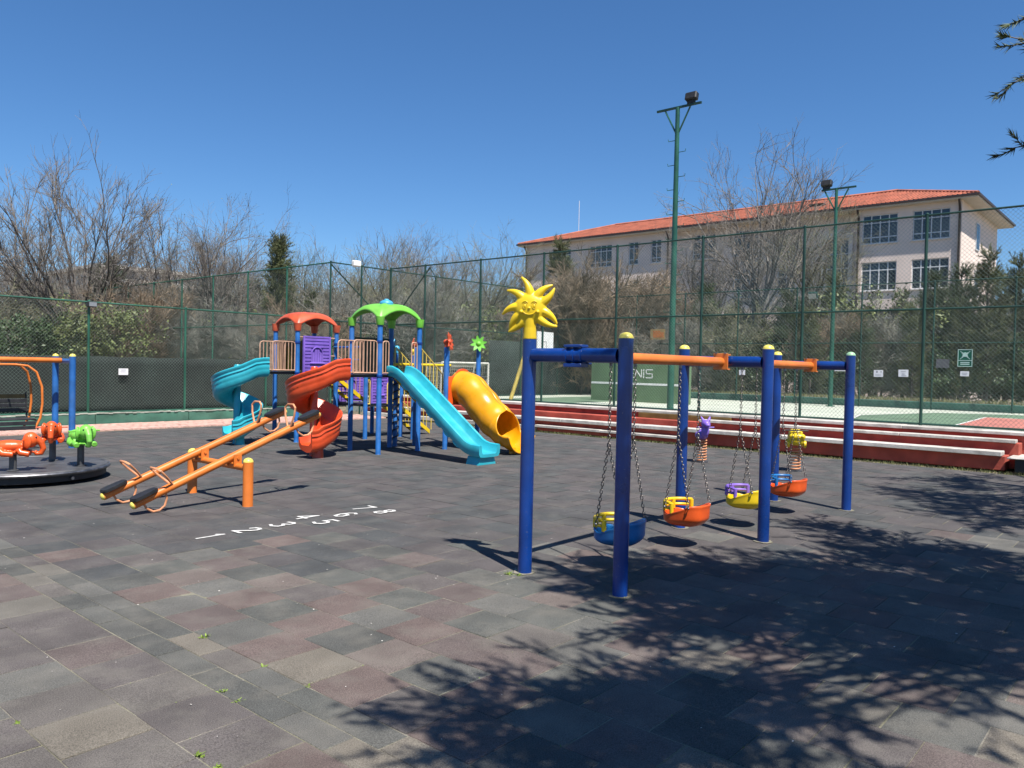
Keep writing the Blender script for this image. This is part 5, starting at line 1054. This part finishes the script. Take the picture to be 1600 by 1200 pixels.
# flower finials on the free posts
def flower(x_, y_, z_, m, ang, n=8, r_=0.155, tilt=0.2):
    nv_ = Vector((math.cos(ang), math.sin(ang), tilt)).normalized(); s_ = Vector((0, 0, 1)).cross(nv_).normalized(); u_ = nv_.cross(s_); c = Vector((x_, y_, z_)) + nv_ * 0.05; b = MB(); Mx = Matrix((s_, u_, nv_)).transposed()
    b.ball(c + nv_ * 0.01, (0.055, 0.055, 0.045), 14, 8, M=Mx); b.ball(c - nv_ * 0.06, 0.062, 12, 8)
    for k in range(n):
        a = 2 * math.pi * k / n + 0.2; d = s_ * math.cos(a) + u_ * math.sin(a); e = nv_.cross(d); w = 0.042
        P = [c + d * 0.035, c + d * (r_ * 0.5) + e * w + nv_ * 0.012, c + d * (r_ * 0.85) + e * w * 0.6 + nv_ * 0.03, c + d * (r_ * 1.12) + nv_ * 0.02, c + d * (r_ * 0.85) - e * w * 0.6 + nv_ * 0.03, c + d * (r_ * 0.5) - e * w + nv_ * 0.012]
        b.add([p_ + nv_ * 0.009 for p_ in P] + [p_ - nv_ * 0.009 for p_ in P], [(0, 1, 2, 3, 4, 5), (11, 10, 9, 8, 7, 6)] + [(i, 6 + i, 6 + (i + 1) % 6, (i + 1) % 6) for i in range(6)])
    b.tube([c - nv_ * 0.05, (x_, y_, z_ - 0.1)], 0.045, 10)
    return b.build('flower_finial', MT[m], ps, smooth=40)
tc = math.atan2(-11.4, -11.2)
flower(UX0, UY0, 2.17, 'roofred', tc + 1.25, 9, 0.17); flower(UX0 + 0.03, UY1, 2.12, 'roofred', tc - 1.6, 8, 0.12)
flower(UX1, UY0, 2.16, 'green', tc - 0.1, 8, 0.165); flower(sp.x, sp.y, 2.03, 'finial', tc - 1.30, 8, 0.17)
flower(12.05, 13.35, 2.0, 'yellow', tc + 1.6, 8, 0.15)
b = MB(); b.tube([(GX0 + 0.1, GY1 + 0.03, DZ + 0.70), (GX1 - 0.05, GY1 + 0.03, DZ + 0.70)], 0.02, 8); b.build('panel_bar', MT['darkgreen'], ps)
# small climbing knobs and clamps on the tower posts
b = MB()
for (x_, y_) in ((GX0, GY0), (GX1, GY0), (RX0, RY0), (RX1, RY0), (GX0, GY1), (RX0, RY1)):
    for z_ in (DZ - 0.03, DZ + 0.62): b.lathe([(0.055, z_ - 0.025), (0.057, z_ - 0.02), (0.057, z_ + 0.02), (0.055, z_ + 0.025)], (x_, y_, 0), 14)
b.build('clamp_bands', MT['blue'], ps)
# ================================================================ TREES
random.seed(31)
def norm(a): return a / np.maximum(np.linalg.norm(a, axis=-1, keepdims=True), 1e-9)
def grow(start, d, L, K, jit, trop, rng):
    P = [start]; p = start; d = norm(d); D = [d]
    for k in range(K):
        d = norm(d + rng.normal(0, jit, d.shape) + np.array([0, 0, 1.0]) * trop); p = p + d * (L / K)[:, None]; P.append(p); D.append(d)
    return np.stack(P, 1), np.stack(D, 1)
def kids(P, D, n, t0, t1, ang, rng, flat_=0.0):
    N, K1, _ = P.shape; t = rng.uniform(t0, t1, (N, n)) * (K1 - 1); i = np.minimum(t.astype(int), K1 - 2); f = (t - i)[..., None]; ix = np.arange(N)[:, None]
    p = P[ix, i] * (1 - f) + P[ix, i + 1] * f; d = D[ix, i]; r = rng.normal(0, 1, d.shape); r[..., 2] *= (1 - flat_); r = norm(r - d * (r * d).sum(-1, keepdims=True))
    a = rng.normal(ang, ang * 0.25, (N, n))[..., None]; return p.reshape(-1, 3), norm(d * np.cos(a) + r * np.sin(a)).reshape(-1, 3), (t / (K1 - 1)).reshape(-1)
def tubes(P, r0, r1, n):
    N, K1, _ = P.shape; T = norm(np.gradient(P, axis=1)); ref = np.where(np.abs(T[..., 2:3]) > 0.9, np.array([1.0, 0, 0]), np.array([0, 0, 1.0])); u = norm(np.cross(T, ref)); v = np.cross(T, u)
    f = np.linspace(0, 1, K1)[None, :, None, None]; r = np.asarray(r0)[:, None, None, None] * (1 - f) + np.asarray(r1)[:, None, None, None] * f
    a = np.arange(n) * 2 * np.pi / n; V = P[:, :, None, :] + r * (u[:, :, None, :] * np.cos(a)[None, None, :, None] + v[:, :, None, :] * np.sin(a)[None, None, :, None])
    base = (np.arange(N) * K1 * n)[:, None, None, None] + (np.arange(K1 - 1) * n)[None, :, None, None]; k = np.arange(n); q = np.stack([k, (k + 1) % n, n + (k + 1) % n, n + k], 1)[None, None]
    return V.reshape(-1, 3), (base + q).reshape(-1, 4)
def cat(parts):
    V = []; F = []; o = 0
    for v, f in parts: V.append(v); F.append(f + o); o += len(v)
    return np.concatenate(V), np.concatenate(F)
def leaves(C, s, rng, asp=0.6, flat_=0.0):
    n = len(C); a = norm(rng.normal(0, 1, (n, 3))); b = rng.normal(0, 1, (n, 3)); b = norm(b - a * (a * b).sum(1, keepdims=True)); s = (s * rng.uniform(0.6, 1.35, n))[:, None]; a = a * s; b = b * s * asp
    return np.stack([C - a, C + b * 0.9, C + a, C - b], 1).reshape(-1, 3), np.arange(4 * n).reshape(-1, 4)
def needles(P, D, m, l, w, spread, rng):
    N = len(P); P = np.repeat(P, m, 0); D = np.repeat(D, m, 0); r = rng.normal(0, 1, D.shape); r = norm(r - D * (r * D).sum(1, keepdims=True)); a = rng.uniform(0.15, spread, len(P))[:, None]
    d = norm(D * np.cos(a) + r * np.sin(a)); ll = (l * rng.uniform(0.7, 1.2, len(P)))[:, None]; s = norm(np.cross(d, rng.normal(0, 1, d.shape))) * w
    P = P - D * (rng.uniform(0, 0.6, len(P))[:, None] * l); return np.stack([P - s, P + s, P + d * ll], 1).reshape(-1, 3), np.arange(3 * len(P)).reshape(-1, 3)
def mk_tree(name, label, cat_, group, trunkVF, crown, mats_, extra=None):
    t = thing(name, label, cat_, (0, 0, 0), group); amesh('trunk', *trunkVF, mats_[0], t, 60)
    amesh('crown', *crown, mats_[1], t)
    if extra: amesh('buds', *extra[0], extra[1], t)
    return t
def bare(seed, H, style, mats_, label, name='bare_tree', group=None, budm=None, twn=1.0):
    rng = np.random.default_rng(seed); z = np.zeros
    if style == 'vase':      # many steep limbs from a low fork
        P0, D0 = grow(z((1, 3)), np.array([[0.02, 0, 1.0]]), np.array([H * 0.22]), 4, 0.03, 0, rng)
        n1 = 19; a = rng.uniform(0, 6.28, n1); e = rng.uniform(0.12, 1.15, n1); d1 = np.stack([np.cos(a) * e, np.sin(a) * e, np.ones(n1)], 1); s1 = P0[0, -1] - np.array([0, 0, 1]) * rng.uniform(0, H * 0.08, n1)[:, None]
        P1, D1 = grow(s1, d1, H * rng.uniform(0.46, 0.62, n1), 9, 0.07, 0.04, rng); c = (8, 7, 5); ang = (0.5, 0.5, 0.55); ls = (0.22, 0.105, 0.05); tr = 0.05
    elif style == 'open':    # forked trunk, wide airy crown
        P0, D0 = grow(z((2, 3)) + np.array([[0, 0, 0], [0.25, 0.1, 0]]), np.array([[0.03, 0.05, 1.0], [0.06, -0.05, 1.0]]), np.array([H * 0.55, H * 0.5]), 8, 0.04, 0.02, rng)
        s1, d1, t1 = kids(P0, D0, 10, 0.45, 1.0, 0.62, rng); P1, D1 = grow(s1, d1, H * rng.uniform(0.28, 0.44, len(s1)), 8, 0.10, 0.06, rng); c = (6, 5, 4); ang = (0.6, 0.6, 0.65); ls = (0.21, 0.115, 0.055); tr = 0.05
    else:                    # thicket of stems from the ground
        n0 = 9; a = rng.uniform(0, 6.28, n0); P0, D0 = grow(np.stack([np.cos(a), np.sin(a), z(n0)], 1) * rng.uniform(0, 0.35, n0)[:, None], np.stack([np.cos(a) * 0.35, np.sin(a) * 0.35, np.ones(n0)], 1), H * rng.uniform(0.4, 0.7, n0), 7, 0.09, 0.03, rng)
        s1, d1, t1 = kids(P0, D0, 7, 0.15, 1.0, 0.6, rng); P1, D1 = grow(s1, d1, H * rng.uniform(0.22, 0.42, len(s1)), 6, 0.12, 0.04, rng); c = (7, 7, 4); ang = (0.65, 0.65, 0.7); ls = (0.17, 0.10, 0.05); tr = 0.05
    k_ = H / 10
    r0_ = {'vase': 0.22, 'open': 0.16, 'bush': 0.03}[style] * k_ ** 0.5; r1_ = {'vase': 0.062, 'open': 0.06, 'bush': 0.016}[style]
    tv = cat([tubes(P0, np.full(len(P0), r0_), np.full(len(P0), r0_ * 0.55), 8), tubes(P1, np.full(len(P1), r1_), np.full(len(P1), 0.012), 5)])
    s2, d2, _ = kids(P1, D1, c[0], 0.12, 1.0, ang[0], rng); P2, D2 = grow(s2, d2, H * ls[0] * rng.uniform(0.5, 1.25, len(s2)), 6, 0.11, tr, rng)
    s3, d3, _ = kids(P2, D2, c[1], 0.12, 1.0, ang[1], rng); P3, D3 = grow(s3, d3, H * ls[1] * rng.uniform(0.5, 1.25, len(s3)), 4, 0.14, tr, rng)
    s4, d4, _ = kids(P3, D3, c[2], 0.1, 1.0, ang[2], rng); P4, D4 = grow(s4, d4, H * ls[2] * rng.uniform(0.5, 1.3, len(s4)), 2, 0.15, tr, rng)
    q = twn
    cr = cat([tubes(P2, np.full(len(P2), 0.021), np.full(len(P2), 0.007), 4), tubes(P3, np.full(len(P3), 0.0085 * q), np.full(len(P3), 0.0045 * q), 3), tubes(P4, np.full(len(P4), 0.0052 * q), np.full(len(P4), 0.0030 * q), 3)])
    ex = None
    if budm: B = P4[rng.random(len(P4)) < 0.6][:, -1]; ex = (leaves(B, 0.030, rng), budm)
    return mk_tree(name, label, 'tree' if style != 'bush' else 'shrub', group, tv, cr, mats_, ex)
def conifer(seed, H, W_, mats_, label, name, group, dens=1.0, up_=0.25, nl=0.17, cone=1.0):
    rng = np.random.default_rng(seed); P0, D0 = grow(np.zeros((1, 3)), np.array([[0, 0, 1.0]]), np.array([H * 0.97]), 12, 0.02, 0.05, rng); n1 = int(95 * dens)
    t = np.sort(rng.uniform(0.10, 0.985, n1)); a = np.arange(n1) * 2.4 + rng.normal(0, 0.3, n1); z_ = t * H * 0.96; px_ = np.stack([np.interp(z_, P0[0, :, 2], P0[0, :, 0]), np.interp(z_, P0[0, :, 2], P0[0, :, 1]), z_], 1)
    L = W_ * (1.02 - t ** cone) * rng.uniform(0.55, 1.2, n1) + 0.15; d1 = np.stack([np.cos(a), np.sin(a), np.full(n1, up_) + rng.normal(0, 0.15, n1) + t * 0.5], 1); P1, D1 = grow(px_, d1, L, 6, 0.08, 0.06, rng)
    s2, d2, _ = kids(P1, D1, 9, 0.2, 1.0, 0.75, rng, 0.4); P2, D2 = grow(s2, d2, (W_ * 0.30) * rng.uniform(0.4, 1.2, len(s2)), 4, 0.12, 0.10, rng)
    tv = cat([tubes(P0, np.array([0.13]), np.array([0.02]), 8), tubes(P1, np.full(n1, 0.025), np.full(n1, 0.007), 4)])
    br = tubes(P2, np.full(len(P2), 0.008), np.full(len(P2), 0.004), 3)
    NP = np.concatenate([P2[:, 2:].reshape(-1, 3), P1[:, 3:].reshape(-1, 3)]); ND = np.concatenate([D2[:, 2:].reshape(-1, 3), D1[:, 3:].reshape(-1, 3)])
    nv_, nf = needles(NP, norm(ND + np.array([0, 0, 0.3])), 11, nl, 0.010, 1.1, rng)
    t_ = thing(name, label, 'tree', (0, 0, 0), group); amesh('trunk', *tv, mats_[0], t_, 60); amesh('twigs', *br, mats_[0], t_); amesh('crown', nv_, nf, mats_[1], t_); return t_
def leafbush(seed, H, W_, mats_, label, name, group, n=9000, ls=0.05):
    rng = np.random.default_rng(seed); n0 = 8; a = rng.uniform(0, 6.28, n0); P0, D0 = grow(np.zeros((n0, 3)), np.stack([np.cos(a) * 0.5, np.sin(a) * 0.5, np.ones(n0)], 1), H * rng.uniform(0.5, 0.75, n0), 6, 0.1, 0.03, rng)
    s1, d1, _ = kids(P0, D0, 12, 0.2, 1.0, 0.8, rng); P1, D1 = grow(s1, d1, W_ * rng.uniform(0.25, 0.6, len(s1)), 5, 0.15, 0.03, rng); s2, d2, _ = kids(P1, D1, 7, 0.3, 1.0, 0.7, rng); P2, D2 = grow(s2, d2, np.full(len(s2), W_ * 0.16), 3, 0.2, 0.02, rng)
    tv = cat([tubes(P0, np.full(n0, 0.035), np.full(n0, 0.01), 6), tubes(P1, np.full(len(P1), 0.012), np.full(len(P1), 0.004), 4), tubes(P2, np.full(len(P2), 0.005), np.full(len(P2), 0.003), 3)])
    pts = P2[:, 1:].reshape(-1, 3); C = pts[rng.integers(0, len(pts), n)] + rng.normal(0, ls * 1.3, (n, 3)); C = C[C[:, 2] > 0.05]
    return mk_tree(name, label, 'shrub', group, tv, leaves(C, ls, rng, 0.55), mats_)

g_b = 'bare trees behind the fences'
LB = {'vase': 'leafless grey tree of many steep branches in the thicket behind the fences', 'open': 'leafless airy tree with forked trunk in the thicket behind the fences', 'bush': 'leafless twiggy shrub in the thicket behind the fences'}
def place(src, used, p, H, H0, rz, label=None):
    o = src if not used[0] else copy_tree(src); used[0] = True
    s_ = H / H0; o.location = (p.x, p.y, p.z); o.scale = (s_, s_, s_); o.rotation_euler = (0, 0, rz)
    if label: o['label'] = label; 
    return o
def hgt(px, depth, ytop): return CAM_H + (573 + 0.0212 * (px - 800) - ytop) * depth / F_PX
class Kind:
    def __init__(s, obs, H0): s.tops = {}; s.src = obs; s.lab = [q['label'] for q in obs]; s.used = [[False] for _ in obs]; s.H0 = H0; s.n = 0; s.todo = []
    def top(s, i):
        if i not in s.tops:
            ch = [c for c in s.src[i].children if c.name.startswith('crown')][0]; a = np.empty(len(ch.data.vertices) * 3, dtype=np.float32); ch.data.vertices.foreach_get('co', a); s.tops[i] = float(np.percentile(a[2::3], 99.3))
        return s.tops[i]
    def put(s, px, depth, ytop, label=None, rz=None, i=None, hs=None):
        s.todo.append((px, depth, ytop, label, rz, i))
    def flush(s):
        first = {}
        for k, (px, depth, ytop, label, rz, i) in enumerate(s.todo):
            i = (k % len(s.src)) if i is None else i; o = s.src[i] if i not in first else copy_tree(s.src[i]); first[i] = 1
            sc_ = hgt(px, depth, ytop) / s.top(i); p = WD(px, depth); o.location = (p.x, p.y, -0.05); o.scale = (sc_, sc_, sc_); o.rotation_euler = (0, 0, random.uniform(0, 6.28) if rz is None else rz)
            o['label'] = label if label else s.lab[i]
VASE = Kind([bare(1, 10, 'vase', (MT['bark'], MT['twig']), LB['vase'], group=g_b, twn=1.15), bare(2, 10, 'vase', (MT['bark'], MT['twig']), LB['vase'], group=g_b, budm=MT['bud'])], 9.6)
OPEN = Kind([bare(3, 12, 'open', (MT['barkpale'], MT['twig']), LB['open'], group=g_b, twn=1.25), bare(4, 12, 'open', (MT['bark'], MT['twig']), LB['open'], group=g_b), bare(5, 12, 'open', (MT['bark'], MT['twigtan']), LB['open'], group=g_b, budm=MT['bud'])], 11.2)
BUSH = Kind([bare(6, 5, 'bush', (MT['bark'], MT['twigtan']), 'leafless tan twiggy shrub in the thicket behind the fences', 'bare_shrub', 'bare shrubs behind the fences', MT['bud'], 1.25), bare(7, 5, 'bush', (MT['bark'], MT['twigred']), 'leafless reddish twiggy shrub in the thicket behind the fences', 'bare_shrub', 'bare shrubs behind the fences', None, 1.25), bare(8, 5, 'bush', (MT['bark'], MT['shrubgrey']), 'leafless grey twiggy shrub in the thicket behind the fences', 'bare_shrub', 'bare shrubs behind the fences', None, 1.25)], 4.7)
PINE = Kind([conifer(9, 8, 2.3, (MT['bark'], MT['needle']), 'dark green pine behind the court fences', 'pine_tree', 'pines behind the fences', 1.0, 0.25, 0.20, 1.3), conifer(10, 8, 1.9, (MT['bark'], MT['needle2']), 'olive green pine behind the court fences', 'pine_tree', 'pines behind the fences', 1.0, 0.35, 0.18, 1.1)], 8.0)
CYP = Kind([conifer(12, 9, 2.0, (MT['bark'], MT['needle2']), 'narrow yellowish green conifer rising behind the red roofed tower', 'conifer_tree', None, 1.6, 0.7, 0.16, 1.2)], 9.0)
LEAF = Kind([leafbush(13, 3.2, 2.6, (MT['bark'], MT['leaf']), 'dense dark green leafy bush behind the fences', 'leafy_bush', 'leafy bushes behind the fences', 13000, 0.06), leafbush(14, 3.5, 2.4, (MT['bark'], MT['leafyel']), 'fresh yellow green leafy bush behind the fences', 'leafy_bush', 'leafy bushes behind the fences', 7500, 0.05)], 3.2)

VASE.put(130, 36, 255, 'big leafless tree of many steep branches spreading above the side fence', i=0)
VASE.put(290, 40, 318, i=1); VASE.put(10, 44, 372, i=1); VASE.put(372, 43, 372, i=1); VASE.put(605, 46, 372, i=0); VASE.put(-60, 40, 330, i=0)
OPEN.put(1182, 40, 222, 'tall leafless tree with pale forked trunk rising before the school roof', i=0, rz=0.6)
for a in ((335, 37, 322, 1), (480, 46, 385, 2), (690, 41, 360, 1), (755, 45, 372, 2), (1110, 45, 345, 1), (1262, 46, 320, 2), (1040, 44, 415, 1), (580, 40, 378, 2), (400, 52, 400, 1)): OPEN.put(a[0], a[1], a[2], i=a[3])
for k, px in enumerate(range(-60, 840, 50)): BUSH.put(px + random.uniform(-12, 12), random.uniform(31, 48), random.uniform(442, 492), i=(2, 0, 2, 0, 2, 1)[k % 6])
for k, px in enumerate(range(30, 840, 60)): BUSH.put(px + random.uniform(-12, 12), random.uniform(48, 60), random.uniform(428, 465), i=(0, 2)[k % 2])
for px, ty in ((858, 440), (905, 418), (960, 428), (1015, 445)): BUSH.put(px, random.uniform(35, 40), ty, i=1)
for k, px in enumerate(range(1060, 1680, 70)): BUSH.put(px + random.uniform(-10, 10), random.uniform(36.5, 43), random.uniform(480, 525), i=(2, 0, 2, 1)[k % 4])
PINE.put(172, 41, 398, 'dark pine half hidden behind the big leafless tree', i=0); PINE.put(870, 42, 378, 'small dark pine tip standing before the left end of the school', i=1)
for a in ((1100, 38, 445, 0), (1040, 39, 452, 1), (1228, 37.5, 455, 0), (1300, 40, 430, 1), (1455, 38, 425, 0), (1540, 36, 392, 1), (1500, 40, 415, 0), (1595, 37, 400, 1), (1625, 36, 420, 0), (960, 42, 470, 0), (1150, 43, 470, 0), (1410, 43, 455, 1), (700, 50, 440, 0), (810, 42, 455, 1), (640, 52, 450, 1), (480, 42, 455, 1), (395, 44, 440, 0), (560, 48, 450, 0), (1570, 42, 430, 0), (1195, 36.5, 500, 1), (1265, 36, 480, 1), (1345, 36.5, 492, 0), (1425, 36, 475, 1), (1130, 36, 490, 1), (1500, 36, 470, 1)): PINE.put(a[0], a[1], a[2], i=a[3])
CYP.put(432, 38, 370); 
LEAF.put(25, 30, 492, i=0); LEAF.put(-30, 28, 500, i=0); LEAF.put(80, 33, 508, i=0); LEAF.put(180, 31, 475, i=1); LEAF.put(120, 36, 480, i=1); LEAF.put(370, 38, 482, i=1); LEAF.put(420, 36, 500, i=1); LEAF.put(300, 40, 490, i=1); LEAF.put(520, 40, 490, i=0); LEAF.put(600, 42, 480, i=1); LEAF.put(930, 40, 470, i=1); LEAF.put(1010, 40, 490, i=0); LEAF.put(1375, 38.5, 452, i=1); LEAF.put(1330, 40, 490, i=1); LEAF.put(240, 44, 470, i=0); LEAF.put(1180, 37, 520, i=0); LEAF.put(1290, 37, 530, i=0); LEAF.put(1480, 36.5, 540, i=0); LEAF.put(1560, 36.5, 520, i=0)
for k, px in enumerate(range(210, 860, 58)):
    (PINE if k % 3 else LEAF).put(px + random.uniform(-14, 14), random.uniform(33, 46), random.uniform(468, 520), i=k % 2)
for K_ in (VASE, OPEN, BUSH, PINE, CYP, LEAF): K_.flush()

# ---- two pines beside the photographer: they cast the dappled shade, a few twigs hang into view
def shade_pine(seed, base, H, targets, label):
    rng = np.random.default_rng(seed); base = np.array(base, float); t = thing('shade_pine', label, 'tree', tuple(base)); 
    P0, D0 = grow(base[None], np.array([[0.02, 0.03, 1.0]]), np.array([H]), 10, 0.03, 0.04, rng)
    T = np.array(targets); z0 = np.clip(T[:, 2] - rng.uniform(0.3, 1.3, len(T)), 1.8, H - 0.4)
    S = np.stack([np.interp(z0, P0[0, :, 2], P0[0, :, 0]), np.interp(z0, P0[0, :, 2], P0[0, :, 1]), z0], 1); K = 8; f = np.linspace(0, 1, K + 1)[None, :, None]
    P1 = S[:, None] * (1 - f) + T[:, None] * f; P1[..., 2] += (np.sin(f[..., 0] * np.pi) * 0.18); P1[:, 1:-1] += rng.normal(0, 0.05, P1[:, 1:-1].shape); D1 = norm(np.gradient(P1, axis=1))
    s2, d2, _ = kids(P1, D1, 12, 0.66, 1.0, 0.8, rng, 0.5); P2, D2 = grow(s2, d2, rng.uniform(0.25, 0.75, len(s2)), 5, 0.13, 0.05, rng)
    s3, d3, _ = kids(P2, D2, 3, 0.25, 1.0, 0.7, rng); P3, D3 = grow(s3, d3, rng.uniform(0.08, 0.24, len(s3)), 3, 0.14, 0.10, rng)
    amesh('trunk', *tubes(P0, np.array([0.17]), np.array([0.05]), 12), MT['bark'], t, 60)
    amesh('branches', *cat([tubes(P1, np.full(len(P1), 0.024), np.full(len(P1), 0.010), 6), tubes(P2, np.full(len(P2), 0.009), np.full(len(P2), 0.004), 4), tubes(P3, np.full(len(P3), 0.005), np.full(len(P3), 0.003), 3)]), MT['bark'], t)
    NP = np.concatenate([P3[:, 1:].reshape(-1, 3), P2[:, 3:].reshape(-1, 3)]); ND = np.concatenate([D3[:, 1:].reshape(-1, 3), D2[:, 3:].reshape(-1, 3)])
    nv_, nf = needles(NP, ND, 12, 0.085, 0.0066, 0.95, rng); amesh('crown', nv_, nf, MT['needle'], t); return t
def in_view(p, mx=25):
    q = PJ(p); return q[2] > 0.3 and -mx < q[0] < 1600 + mx and -mx < q[1] < 1200
def crown_targets(polys, zr, n, rng, keep=lambda p: True):
    out = []
    def inside(x_, y_, poly):
        c = False
        for (xa, ya), (xb, yb) in zip(poly, poly[1:] + poly[:1]):
            if (ya > y_) != (yb > y_) and x_ < (xb - xa) * (y_ - ya) / (yb - ya) + xa: c = not c
        return c
    k = 1 / math.tan(SUN_EL)
    for poly, w in polys:
        xs = [q[0] for q in poly]; ys = [q[1] for q in poly]; m = 0
        while m < int(n * w):
            x_, y_ = rng.uniform(min(xs), max(xs)), rng.uniform(min(ys), max(ys))
            if not inside(x_, y_, poly): continue
            z = rng.uniform(*zr); p = (x_ - SH.x * z * k, y_ - SH.y * z * k, z); m += 1
            if not in_view(p, 260): out.append(p)
    return out
rg = np.random.default_rng(5)
PA = [(4.25, 3.2), (4.7, 3.75), (5.7, 3.95), (6.5, 3.75), (6.5, 3.0), (7.7, 2.7), (8.5, 2.05), (9.1, 1.1), (6.4, 0.3), (5.0, 0.8), (4.75, 1.6), (4.45, 2.4)]
PB = [(2.35, 2.85), (2.7, 2.9), (3.05, 2.8), (3.1, 2.5), (3.15, 1.9), (2.9, 1.4), (2.2, 1.8)]
tg = crown_targets([(PA, 0.80), (PB, 0.20)], (4.2, 6.2), 150, rg)
tg += [(7.95, 0.72, 4.2), (7.9, 0.70, 4.75), (8.1, 0.72, 3.65), (7.95, 0.72, 4.5), (7.9, 0.74, 4.35), (8.0, 0.74, 4.62)]
tg += [tuple(q) for q in np.stack([rg.uniform(3, 8, 16), rg.uniform(-5, -2.5, 16), rg.uniform(4, 8, 16)], 1)]
shade_pine(21, (5.9, -2.2, -0.02), 8.5, tg, 'pine beside the photographer whose twigs hang into view and shade the floor')
PC = [(10.2, 2.9), (13.5, 4.05), (16.4, 2.2), (15.5, 1.0), (10.6, 1.0), (9.8, 1.8)]
tg = crown_targets([(PC, 1.0)], (4.5, 7.5), 46, rg) + [tuple(q) for q in np.stack([rg.uniform(11, 16, 12), rg.uniform(-5, -2.5, 12), rg.uniform(4, 8, 12)], 1)]
shade_pine(22, (13.2, -2.0, -0.02), 8.5, tg, 'second pine standing past the end of the swings, off the court fence')
